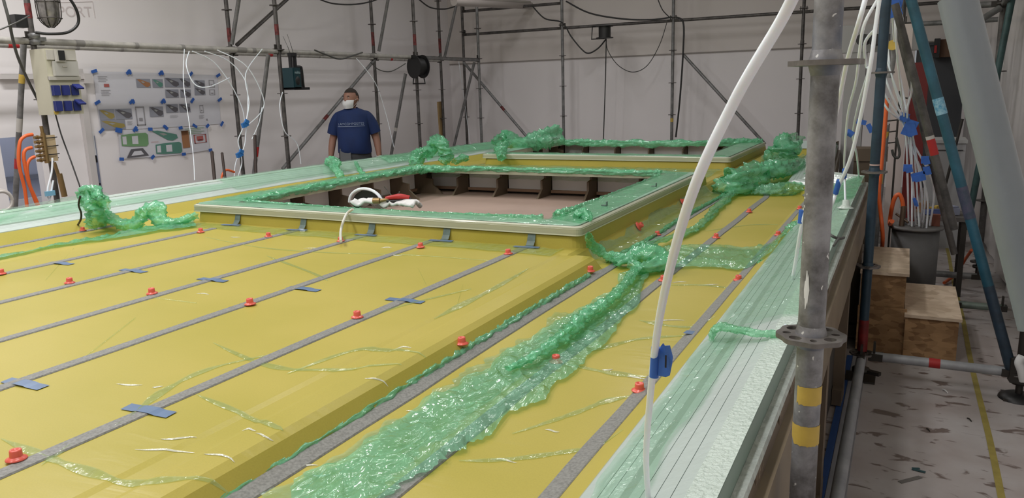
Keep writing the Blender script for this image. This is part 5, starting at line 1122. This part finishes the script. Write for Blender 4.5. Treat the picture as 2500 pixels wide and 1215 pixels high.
for pts, r_, lb in b0: cable(pts, r_, HOSE, lb, 'hose', HN, name='white_hose', seg=12, sub=8)
for k, (q, e, r_, lb) in enumerate([((-0.281,2.600,1.191), (-0.283,2.600,1.147), .0095, 'blue tape band on the hose just left of the near pole'), ((-0.234,3.480,1.185), (-0.247,3.500,1.126), .011, 'blue tape band on the hose just right of the near pole'), ((-0.279,4.500,1.122), (-0.282,4.550,1.076), .013, 'small blue band on the hose with the clear cup'), ((-0.262,4.200,1.347), (-0.232,4.200,1.327), .016, 'blue tape joining two hoses right of the near pole')]):
    b = MB(); b.tube(q, e, r_, 16); b.build('blue_tape_band', BLUET, None, lb, 'tape')
for k, (q, lb) in enumerate([((-0.305,6.500,1.278), 'blue tape tag floating left of the blue pole, left one'), ((-0.242,6.500,1.231), 'blue tape tag touching the left of the blue pole')]):
    b = MB(); b.box(q, (.07, .004, .035), R=Matrix.Rotation(.2+k*.9, 3, 'Y')); b.build('blue_tape_tag', BLUET, None, lb, 'tape')
b = MB(); b.lathe((-0.248,4.245,0.955), [(.001, .04), (.016, .038), (.018, .015), (.032, 0), (.04, -.002)], 16); b.build('clear_cup', mat('milky_plastic', (.55, .63, .58), .3), None, 'clear cup fitting on the foam rim right of the near pole', 'fitting')
b = MB(); b.path([(-0.288,3.543,0.960), (-0.239,3.301,0.980), (-0.214,3.353,0.960), (-0.200,3.430,0.950)], .006, 6); b.path([(-0.210,3.300,0.970), (-0.221,3.191,0.960)], .005, 6); b.build('cord_knot', CABLEG, None, 'dark tied cord on the edge of the foam rim right of the near pole', 'cord')
b = MB(); b.box((-.70, 9.6, 1.9), (.5, .4, .02))
# bundle to the resin pot
PB = [(-0.046,5.550,1.318), (-0.008,5.550,1.318)]
GBH = 'white hoses bundled above the resin pot'
ends = [(0.065,5.900,0.600), (0.084,5.800,0.607), (0.111,5.950,0.595), (0.130,5.840,0.603), (0.156,5.950,0.597), (0.175,5.840,0.594), (0.195,5.900,0.602), (0.143,6.050,0.588)]
mids = [(0.037,5.750,0.927), (0.060,5.750,0.955), (0.075,5.750,0.872), (0.082,5.750,0.983), (0.134,5.750,0.929), (0.155,5.750,0.848), (0.189,5.750,0.903), (0.127,5.800,0.840)]
tops = [((-0.183,5.350,1.631), (-0.116,5.350,1.480)), ((-0.165,5.350,1.704), (-0.103,5.350,1.529)), ((-0.143,5.350,1.922), (-0.101,5.350,1.628)), ((-0.114,4.800,2.038), (-0.088,5.350,1.774)), ((-0.164,5.350,1.506), (-0.100,5.350,1.404)), ((-0.087,4.800,1.993), (-0.078,4.800,1.799)), ((-0.064,4.800,1.949), (-0.002,4.800,1.687)), ((-0.147,5.350,1.777), (-0.084,5.350,1.578))]
hl = ['leftmost', 'second', 'third', 'fourth', 'fifth', 'sixth', 'rightmost', 'rearmost']
for k in range(8):
    neck = Vector((0.001,5.550,1.318))+Vector((.012*(k % 4)-.018, .012*(k//4), 0)); neck2 = Vector((0.026,5.580,1.225))+Vector((.013*(k % 4)-.018, .012*(k//4), 0))
    pts = [tops[k][0], tops[k][1], neck, neck2, mids[k], ends[k]]
    if k == 6: pts = [tops[k][0], tops[k][1], (0.018,5.300,1.527), (0.003,5.450,1.399), neck2, mids[k], ends[k]]
    cable(pts, .0062, HOSE, 'white hose of the bundle dropping into the grey pot, %s' % hl[k], 'hose', GBH, name='white_hose')
for k, (q, d, lb) in enumerate([((-0.011,5.520,1.358), (.05, .05, .05), 'blue tape binding the hose bundle, upper'), ((0.024,5.520,1.288), (.07, .06, .10), 'blue tape binding the hose bundle, large lower one'), ((0.030,5.550,1.030), (.05, .02, .045), 'blue tag on the left hoses of the bundle'), ((0.095,5.550,0.978), (.08, .03, .05), 'wide blue tag at the lower middle of the bundle'), ((0.125,5.550,1.084), (.045, .03, .045), 'blue tag on the right of the bundle, upper'), ((0.139,5.550,1.019), (.04, .03, .045), 'blue tag on the right of the bundle, lower'), ((0.091,5.750,0.784), (.02, .02, .05), 'small blue tag just above the pot'), ((-0.105,4.800,1.973), (.08, .03, .09), 'blue tape wad at the very top beside the blue pole')]):
    b = MB(); b.box(q, d, R=Matrix.Rotation(.35 if k < 2 else rnd.uniform(-.3, .3), 3, 'Y')); b.box((q[0]+.01, q[1]-.01, q[2]-.01), (d[0]*.8, d[1]*.8, d[2]*.8), R=Matrix.Rotation(-.3, 3, 'Y')); b.build('blue_tape_tag', BLUET, None, lb, 'tape', 'blue tape on the hose bundle')
b = MB(); b.disc((-0.104,5.300,1.797), (0, 1, 0), .03, .02); b.build('yellow_tape_wad', YTAPE, None, 'yellow tape wad between the blue pole and the blue diagonal', 'tape')
b = MB(); b.path([(-0.092,5.350,1.967), (-0.100,5.350,1.883), (-0.103,5.350,1.799), (-0.101,5.350,1.701), (-0.113,5.350,1.604)], .02, 8); b.build('grey_hose_piece', GALVM, None, 'grey tube end hanging behind the hose bundle', 'tube')
# resin pot
pot = empty('resin_pot', 'dark grey resin catch pot with a flat lid under the white hoses', 'pot', loc=(.112, 5.95, -.11))
b = MB(); b.lathe((0, 0, 0), [(.01, .13), (.15, .13), (.15, .68), (.02, .68)], 32); b.build('drum', POTG, pot)
b = MB(); b.lathe((0, 0, 0), [(.005, .682), (.172, .682), (.175, .69), (.172, .699), (.005, .70)], 40); b.build('lid', mat('lid_grey', (.16, .155, .15), .5, nscale=10, namt=.3), pot)
for k in range(9):
    t = 2*PI*k/9+.2; r_ = .07+.03*(k % 2); b = MB(); b.tube((r_*math.cos(t), r_*math.sin(t), .70), (r_*math.cos(t), r_*math.sin(t), .735), .009, 8); b.tube((r_*math.cos(t), r_*math.sin(t), .70), (r_*math.cos(t), r_*math.sin(t), .71), .014, 6); b.build('hose_fitting', mat('steel', (.35, .35, .36), .3, metal=.8), pot)
b = MB(); b.tube((-.09, -.06, .70), (-.085, -.05, .84), .018, 10); b.tube((-.13, -.03, .78), (-.05, -.08, .73), .008, 8); b.build('brass_valve', mat('dull_brass', (.14, .10, .07), .5, metal=.6), pot)
b = MB(); b.box((.12, .02, .74), (.05, .05, .08)); b.build('rusty_block', mat('rust', (.16, .05, .03), .8), pot)
cable([(0.023,5.900,0.720), (0.015,5.900,0.765), (-0.005,5.900,0.808), (-0.030,5.900,0.792), (-0.046,5.900,0.720), (-0.053,5.900,0.603), (-0.035,5.300,0.718)], .014, ORANGE, 'short orange hose arching onto the grey pot lid', 'hose', name='air_hose')
cable([(-0.119,5.600,1.474), (-0.121,5.600,1.290), (-0.125,5.600,1.048), (-0.128,5.600,0.857), (-0.109,5.600,0.720), (-0.086,5.600,0.554), (-0.094,5.987,0.300)], .013, ORANGE, 'long orange hose running down behind the dark blue pole', 'hose', name='air_hose')
cable([(0.533,6.909,0.250), (0.501,7.128,0.100), (0.455,6.950,0.050), (0.376,6.760,0.020), (0.353,6.682,0.020)], .012, ORANGE, 'orange hose on the floor right of the grey pot', 'hose', name='air_hose')
# osb step boxes
def osbbox(x0, x1, y0, y1, h, label):
    o = empty('step_box', label, 'box', 'chipboard step boxes', loc=((x0+x1)/2, (y0+y1)/2, 0)); hx = (x1-x0)/2; hy = (y1-y0)/2
    b = MB(); b.box((0, -hy+.009, (h-.02)/2), (2*hx, .018, h-.02)); b.build('front_panel', OSB, o)
    b = MB(); b.box((-hx+.009, .009, (h-.02)/2), (.018, 2*hy-.02, h-.02)); b.build('side_panel', OSB, o)
    b = MB(); b.box((hx-.009, .009, (h-.02)/2), (.018, 2*hy-.02, h-.02)); b.build('side_panel', OSB, o)
    b = MB(); b.box((0, hy-.009, (h-.02)/2), (2*hx, .018, h-.02)); b.build('rear_panel', OSB, o)
    b = MB(); b.box((.004, -.006, h-.009), (2*hx+.02, 2*hy+.02, .018)); b.build('top_panel', OSBT, o)
    return o
osbbox(-.175, .065, 4.86, 5.60, .49, 'taller chipboard step box beside the dark blue pole')
osbbox(.075, .345, 4.80, 5.56, .265, 'lower chipboard step box right of the taller one')
b = MB(); b.box((-.05, 4.835, .14), (.26, .02, .28)); b.build('chipboard_panel', OSB, None, 'chipboard panel leaning at the foot of the taller step box', 'board')
# floor marks and litter
b = MB(); vs = []
for i in range(40): y = -1+i*.3; vs += [(.415+.02*math.sin(i*.9)*.2, y, .0015), (.442+.02*math.sin(i*.9)*.2, y, .0015)]
b.add(vs, [(i*2, i*2+1, i*2+3, i*2+2) for i in range(39)]); b.build('floor_tape_line', YLINE, None, 'yellow tape line running down the aisle floor', 'tape')
b = MB(); b.box((-.20, 2.6, .004), (.03, 4.2, .006)); b.build('blue_floor_strip', mat('blue_plastic_edge', (.03, .09, .28), .45), None, 'blue strip along the floor beside the mould', 'strip')
b = MB(); b.box((-.145, 2.6, .003), (.075, 4.2, .004)); b.build('grey_floor_sheet', mat('pale_grey_sheet', (.34, .34, .36), .4, nscale=8, namt=.2), None, 'pale grey sheet on the floor under the low rail', 'sheet')
b = MB(); q = Vector((0.115,3.246,0.002)); b.box(q, (.02, .11, .002), rz=-.75); b.build('grey_tape_scrap', mat('dark_tape', (.16, .15, .14), .6), None, 'grey tape scrap on the aisle floor near the bottom of the photo', 'litter')
b = MB(); q = Vector((0.146,3.338,0.004)); b.box(q, (.05, .014, .002), rz=-.2); b.box(q+Vector((-.01, .012, .002)), (.03, .01, .002), rz=.3); b.build('teal_tape_scrap', mat('dark_teal_tape', (.03, .08, .09), .6), None, 'dark teal tape scrap touching the grey one on the floor', 'litter')
for k, (q, m, s, lb) in enumerate([((0.266,4.339,0.003), TOWEL, .022, 'white curl of paper on the aisle floor'), ((0.357,3.992,0.003), DARKST, .016, 'small dark chip standing on the aisle floor'), ((0.183,3.792,0.002), DARKST, .012, 'tiny dark crumb in the middle of the aisle floor')]):
    b = MB(); b.path([q, (q[0]+s*.5, q[1]-s*.9, q[2]+.004), (q[0]+s, q[1]-s*2, q[2])], .003 if k else .004, 5); b.build('floor_scrap', m, None, lb, 'litter')
# hanging plastic at the right
b = MB(); vs = []; ny, nz = 90, 30
for i in range(ny+1):
    y = 4.5+(12.4-4.5)*i/ny
    for j in range(nz+1):
        z = .06+3.6*j/nz; x = .74+.035*noise.noise(Vector((y*2.2, z*.5, 0)))+.02*noise.noise(Vector((y*6, z*1.2, 5)))+.12*max(0, .5-z)*noise.noise(Vector((y, 0, 3)))
        vs.append((x, y, z))
b.add(vs, [(i*(nz+1)+j, i*(nz+1)+j+1, (i+1)*(nz+1)+j+1, (i+1)*(nz+1)+j) for i in range(ny) for j in range(nz)], 0, True)
b.build('plastic_sheet', PLASTIC, None, 'white plastic sheet hanging in folds along the right side', 'sheet')
b = MB(); vs = []
for i in range(13):
    for j in range(13):
        u, v = i/12, j/12; y = 3.9+.55*u; z = .12+1.0*v; x = .70+.03*noise.noise(Vector((u*3, v*3, 1)))+.05*u*(1-v)
        vs.append((x, y, z))
b.add(vs, [(i*13+j, i*13+j+1, (i+1)*13+j+1, (i+1)*13+j) for i in range(12) for j in range(12)], 0, True); b.build('plastic_flap', PLASTIC, None, 'shiny flap of white plastic behind the foot of the blue diagonal', 'sheet')
b = MB(); b.lathe((.60, 4.36, .0), [(.002, .03), (.05, .028), (.085, .012), (.09, .0)], 20); b.build('base_cap', BLACK, None, 'black round foot pad under the outer right scaffold leg', 'foot pad')
b = MB(); b.path([(0.576,4.200,0.273), (0.566,4.200,0.240), (0.580,4.200,0.201), (0.594,4.200,0.150)], .02, 8); b.build('white_rag', TOWEL, None, 'white rag at the right edge by the black foot pad', 'cloth')
# behind: red column, cabinet, duct, bench
b = MB(); 
b.box((.075, 7.2, .86), (.13, .10, 1.72)); b.build('red_column', REDSTEEL, None, 'dark red steel column behind the white hose bundle', 'column')
b = MB(); b.box((-.06, 7.4, 1.02), (.12, .04, 2.04)); b.build('white_board', mat('white_board', (.60, .52, .49), .6), None, 'white board edge just left of the dark red column', 'board')
cb = empty('white_cabinet', 'white cabinet behind the diagonal tubes', 'cabinet', loc=(.36, 8.4, 0)); b = MB(); b.box((0, 0, .50), (.30, .4, 1.0)); b.build('body', mat('white_metal', (.42, .42, .43), .4), cb); b = MB(); b.box((0, -.01, 1.01), (.32, .42, .03)); b.build('lid', mat('white_metal2', (.5, .5, .5), .4), cb); b = MB(); b.box((.0, -.205, .93), (.26, .01, .006)); b.build('door_gap', BLACK, cb)
bn = empty('tool_bench', 'small dark bench with clutter behind the grey pot', 'bench', loc=(.28, 6.5, 0))
b = MB(); b.box((0, 0, .58), (.36, .35, .03)); b.build('bench_top', mat('bench_top', (.10, .09, .085), .7), bn)
for sx in (-1, 1):
    for sy in (-1, 1): b = MB(); b.box((sx*.15, sy*.14, .285), (.035, .035, .57)); b.build('leg', DARKST, bn)
for k, (d, c_, m, lb) in enumerate([((.13, .06, .03), (.22, 6.42, .615), mat('dull_blue', (.06, .08, .2), .5), 'blue box on the dark bench'), ((.10, .08, .05), (.34, 6.45, .625), mat('pale_blue_rag', (.25, .27, .36), .8), 'pale rag on the dark bench'), ((.06, .06, .07), (.16, 6.50, .635), mat('brown_tin', (.2, .10, .04), .6), 'brown tin at the left of the dark bench'), ((.10, .03, .03), (.24, 6.6, .615), YTAPE, 'yellow item at the back of the dark bench')]):
    b = MB(); b.box(c_, d, rz=.3*k); b.box((c_[0]+.01, c_[1], c_[2]+d[2]*.4), (d[0]*.6, d[1]*.7, d[2]*.7), rz=.3*k+.4); b.build('bench_item', m, None, lb, 'clutter')
du = empty('duct_column', 'pale grey duct column with black round openings behind the near pole', 'duct', loc=(-.52, 9.2, 0)); b = MB(); b.box((0, 0, 1.0), (.2, .2, 2.0)); b.build('column', mat('light_grey_duct', (.40, .39, .39), .5), du)
for k, q in enumerate([(-0.449,8.900,1.998), (-0.333,8.900,1.992), (-0.212,8.900,1.985)]):
    b = MB(); b.disc((q[0]+.52, q[1]-9.2, q[2]), (0.2, 1, 0), .058, .12, 24); b.build('black_opening', BLACK, du)
b = MB(); b.box((.22, 0, 2.02), (.75, .22, .28)); b.build('duct_head', mat('light_grey_duct', (.40, .39, .39), .5), du)
b = MB(); b.tube((-.16, 6.6, .02), (-.13, 6.6, 1.25), .022, 10, mi=0); b.tube((-.137, 6.6, 1.15), (-.134, 6.6, 1.20), .025, 10, mi=1); b.tube((-.145, 6.6, .80), (-.143, 6.6, .90), .025, 10, mi=1); b.build('grey_standpipe', [GALVM, YTAPE], None, 'grey standpipe with yellow tape behind the dark blue pole', 'pipe')
b = MB(); b.tube((-.06, 7.0, .02), (-.06, 7.0, 1.5), .008, 6)
for k in range(5): b.tube((-.06, 7.0, 1.45-k*.09), (-.14 if k > 1 else .0, 7.0, 1.45-k*.09-.01), .006, 6)
b.build('hook_rail', DARKST, None, 'thin black rail with hooks behind the dark blue pole', 'rack')
cable([(-0.059,6.700,1.149), (-0.029,6.700,1.038), (-0.037,6.700,0.990), (-0.067,6.700,1.006), (-0.082,6.700,1.054)], .010, CABLEG, 'grey hose loop left of the dark red column', 'hose', name='air_hose')
b = MB(); b.box((-.28, 8.3, .88), (.3, .3, .12)); b.box((-.30, 8.3, .42), (.26, .26, .84)); b.build('brown_crate', BROWN, None, 'brown wooden stand past the far right corner of the mould', 'stand')
b = MB(); b.box((0.409,12.650,1.993), (.20, .22, .24), mi=1); b.box((0.316,12.600,1.996), (.07, .28, .26), mi=0); b.box((0.298,12.450,1.981), (.03, .02, .1), mi=2); b.build('cardboard_box', [BLACK, mat('brown_card', (.13, .07, .04), .7), REDT], None, 'brown box with a red label above the dark grey door', 'box')

# ---------------------------------------------------------------- the man
man = empty('person', 'man in a blue T-shirt and white face mask standing behind the left rim', 'person', loc=(-5.80, 7.24, 0), rz=0)
HM = 1.60
SKIN = mat('skin', (.26, .13, .09), .55, nscale=6, namt=.1)
SHIRT = mat('blue_tshirt', (.003, .020, .100), .8, nscale=7, namt=.25, bump=.4, bscale=9)
PANTS = mat('dark_trousers', (.04, .042, .045), .8); PANTG = mat('grey_trouser_panel', (.11, .115, .12), .8)
front = Vector((.50, -.87, 0)).normalized(); man.rotation_euler = (0, 0, math.atan2(front.y, front.x)+PI/2)
# local: -Y is forward, +X is the man's left
def skin_obj(name, vs, es, rads, m, parent, sub=1, root=0):
    me = bpy.data.meshes.new(name); me.from_pydata(vs, es, []); o = link(name, me, parent); me.materials.append(m)
    o.modifiers.new('skin', 'SKIN'); o.modifiers['skin'].use_smooth_shade = True
    for i, r in enumerate(rads): me.skin_vertices[0].data[i].radius = (r, r) if not isinstance(r, tuple) else r; me.skin_vertices[0].data[i].use_root = (i == root)
    s = o.modifiers.new('sub', 'SUBSURF'); s.levels = sub; s.render_levels = sub
    return o
vs = [(0, .01, .86), (0, .0, 1.02), (0, .0, 1.18), (0, .01, 1.30), (0, 0, 1.37), (0, -.015, 1.42)]; es = [(0, 1), (1, 2), (2, 3), (3, 4), (4, 5)]; rs = [(.12, .10), (.13, .11), (.14, .11), (.10, .08), .050, .050]
def addv(p, r, par): vs.append(p); rs.append(r); es.append((par, len(vs)-1)); return len(vs)-1
for s in (-1, 1):
    sh = addv((s*.165, .012, 1.275), .052, 3); el = addv((s*.245, .03, 1.06), .046, sh); fa = addv((s*.265, .005, .95), .043, el); wr = addv((s*.275, -.03, .84), .028, fa)
    pm = addv((s*.275, -.045, .785), (.030, .022), wr); kn = addv((s*.275, -.055, .745), (.034, .016), pm)
    for k, (dy, ln) in enumerate([(-.032, .070), (-.011, .080), (.010, .076), (.029, .060)]):
        a1 = addv((s*(.272), -.055+dy, .725), .0095, kn); a2 = addv((s*.262, -.058+dy, .725-ln*.5), .0088, a1); a3 = addv((s*.248, -.060+dy, .725-ln), .0075, a2)
    t1 = addv((s*.262, -.085, .79), .011, pm); t2 = addv((s*.254, -.105, .757), .0095, t1)
    hp = addv((s*.09, .0, .82), .085, 0); kne = addv((s*.10, -.01, .45), .058, hp); an = addv((s*.10, .02, .09), .040, kne); toe = addv((s*.11, -.14, .04), .036, an)
body = skin_obj('body', vs, es, rs, SKIN, man, 2)
# trousers, belt area
def loft(name, rings, m, parent, seg=24, cap=True, mi=None, mats=None):
    b = MB(); v = []
    for (c, rx, ry, rot) in rings:
        for k in range(seg): t = 2*PI*k/seg; v.append((c[0]+rx*math.cos(t), c[1]+ry*math.sin(t), c[2]+rot*math.cos(t)))
    n = len(rings); b.add(v, [(i*seg+k, i*seg+(k+1) % seg, (i+1)*seg+(k+1) % seg, (i+1)*seg+k) for i in range(n-1) for k in range(seg)], 0, True)
    if cap: b.add(v, [tuple(range(seg))[::-1], tuple(range((n-1)*seg, n*seg))], 0)
    return b.build(name, mats or m, parent)
b = MB()
tr = empty('trousers', None); tr.parent = man; 
loft('hip_section', [((0, .005, .99), .178, .135, 0), ((0, .005, .93), .186, .142, 0), ((0, .0, .85), .185, .142, 0), ((0, .0, .78), .17, .13, 0)], PANTS, tr)
for s in (-1, 1):
    loft('leg', [((s*.092, .0, .84), .098, .12, 0), ((s*.098, .0, .62), .088, .10, 0), ((s*.10, -.01, .44), .072, .080, 0), ((s*.10, .015, .25), .062, .070, 0), ((s*.10, .02, .09), .062, .072, 0)], PANTS, tr)
b = MB(); b.box((-.085, -.128, .87), (.13, .03, .16), R=Matrix.Rotation(-.25, 3, 'Z')); b.build('grey_pocket', PANTG, tr)
# T-shirt
ts = empty('t_shirt', None); ts.parent = man
b = MB(); seg = 32; v = []
RG = [(.895, .190, .150), (.93, .192, .152), (1.02, .186, .150), (1.12, .188, .145), (1.22, .195, .138), (1.29, .195, .125), (1.330, .190, .118), (1.362, .158, .104), (1.382, .108, .084), (1.396, .070, .066)]
for i, (z, rx, ry) in enumerate(RG):
    for k in range(seg):
        t = 2*PI*k/seg; w_ = 1+.035*noise.noise(Vector((math.cos(t)*2, math.sin(t)*2, z*7))); 
        cx_ = math.copysign(abs(math.cos(t))**.8, math.cos(t)); v.append((rx*cx_*w_, ry*math.sin(t)*w_-.004-(.02 if .9 < z < 1.2 and math.sin(t) < 0 else 0)*abs(math.sin(t)), z+(.012*math.sin(t*2) if i == 0 else 0)))
n = len(RG); b.add(v, [(i*seg+k, i*seg+(k+1) % seg, (i+1)*seg+(k+1) % seg, (i+1)*seg+k) for i in range(n-1) for k in range(seg)], 0, True); b.build('shirt_body', SHIRT, ts)
for s in (-1, 1):
    b = MB(); b.path([(s*.07, .002, 1.315), (s*.145, .006, 1.290), (s*.200, .014, 1.215), (s*.235, .022, 1.11)], [.056, .078, .074, .072], 18, sub=6); b.build('sleeve', SHIRT, ts)
b = MB(); b.path([(.066*math.cos(t), -.006+.062*math.sin(t), 1.392+.010*math.sin(t)) for t in [2*PI*k/20 for k in range(21)]], .007, 8, sub=2); b.build('collar', SHIRT, ts)
tm = text_mesh('chest_print', 'LAMCOMPOSITES', .037, mat('grey_white_print', (.30, .36, .48), .7), ts, frame((-.0, -.170, 1.225), (1, 0, 0), (0, .05, 1)))
me = tm.data
for q in me.vertices:   # wrap the lettering round the chest
    q.co.y = -.170+1.45*q.co.x**2-.003
b = MB(); v = []
for i in range(21): x = -.15+.30*i/20; y = -.170+1.45*x*x-.003; v += [(x, y, 1.197), (x, y-.0005, 1.201)]
b.add(v, [(i*2, i*2+1, i*2+3, i*2+2) for i in range(20)]); b.build('print_underline', mat('grey_white_print', (.30, .36, .48), .7), ts)
# head, turned to the man's right
hd = empty('head', None, loc=(0, -.02, 1.50)); hd.parent = man; hd.rotation_euler = (0, 0, -.55)
bm = bmesh.new(); bmesh.ops.create_uvsphere(bm, u_segments=32, v_segments=24, radius=1)
for q in bm.verts:
    x, y, z = q.co; 
    X = x*.078; Y = y*.098; Z = z*.118
    if z < -.1: X *= 1-.30*(-z-.1)**1.2; Y = Y*(1-.12*(-z)) - .012*(-z if y < 0 else 0)
    if y > 0 and z < -.35: Y *= .72
    nz = math.exp(-((x/.13)**2))*math.exp(-(((z+.10)/.20)**2)) if y < 0 else 0; Y -= .022*nz
    ey = math.exp(-(((abs(x)-.38)/.17)**2))*math.exp(-(((z-.10)/.11)**2)) if y < 0 else 0; Y += .009*ey
    br = math.exp(-(((z-.25)/.08)**2))*(abs(x) < .65) if y < 0 else 0; Y -= .004*br
    q.co = (X, Y, Z)
me = bpy.data.meshes.new('face'); bm.to_mesh(me); bm.free()
for p in me.polygons: p.use_smooth = True
me.materials.append(SKIN); link('face', me, hd)
b = MB()
for s in (-1, 1):
    b.lathe((s*.078, .012, -.008), [(.002, .010), (.014, .012), (.017, .004), (.012, -.004)], 14, axis=(s, -.2, 0))
b.build('ears', SKIN, hd)
b = MB(); 
for s in (-1, 1): b.lathe((s*.030, -.079, .012), [(.001, .006), (.007, .004), (.009, 0)], 12, axis=(0, -1, 0), mi=0); b.lathe((s*.030, -.083, .012), [(.001, .003), (.004, .002)], 10, axis=(0, -1, 0), mi=1); b.box((s*.030, -.090, .032), (.036, .006, .006), mi=1)
b.build('eyes', [mat('eye_white', (.35, .33, .31), .4), mat('dark_brow', (.03, .02, .015), .8)], hd)
bm = bmesh.new(); bmesh.ops.create_uvsphere(bm, u_segments=32, v_segments=20, radius=1)
kill = []
for q in bm.verts:
    x, y, z = q.co
    if (y < -.1 and z < .52) or (z < -.12) or (y < .25 and z < .18): kill.append(q)
    q.co = (x*.082, y*.102+.001, z*.122)
bmesh.ops.delete(bm, geom=kill, context='VERTS')
me = bpy.data.meshes.new('hair'); bm.to_mesh(me); bm.free(); me.materials.append(mat('short_dark_hair', (.03, .022, .018), .9, nscale=60, namt=.4))
for p in me.polygons: p.use_smooth = True
link('hair', me, hd)
b = MB(); v = []
for i in range(13):
    t = -1.15+2.3*i/12
    for j in range(7):
        u = j/6; z = -.012-.085*u; r = .083+.018*math.sin(PI*u)*math.cos(t); v.append((r*math.sin(t)*(1-.25*u), -(.093+.020*math.sin(PI*min(1, u*1.1)))*math.cos(t)-.006, z-.012*math.cos(t)*u))
b.add(v, [(i*7+j, i*7+j+1, (i+1)*7+j+1, (i+1)*7+j) for i in range(12) for j in range(6)], 0, True)
for s in (-1, 1): b.path([(s*.076, -.035, -.02), (s*.082, 0, 0), (s*.085, .02, .005)], .0015, 5); b.path([(s*.06, -.05, -.09), (s*.08, -.01, -.05), (s*.085, .02, -.02)], .0015, 5)
b.build('face_mask', mat('white_mask', (.60, .60, .61), .8), hd)
b = MB(); b.path([(.275+.031*math.cos(t), -.03+.031*math.sin(t), .845) for t in [2*PI*k/12 for k in range(13)]], .005, 6); b.build('wristband', TOWEL, man)
for s in (-1, 1):
    b = MB(); b.prism([(s*.10-.045, .07, .0), (s*.10+.045, .07, .0), (s*.10+.05, -.10, .0), (s*.10+.03, -.19, .0), (s*.10-.03, -.19, .0), (s*.10-.05, -.10, .0)], (0, 0, .05)); b.prism([(s*.10-.04, .07, .05), (s*.10+.04, .07, .05), (s*.10+.04, -.05, .05), (s*.10-.04, -.05, .05)], (0, 0, .05)); b.build('shoe', BLACK, man)
man.scale = (1.03, 1.03, 1.03)
for o in list(bpy.data.objects):
    if o.type == 'MESH' and not o.users_collection: COL.objects.link(o)
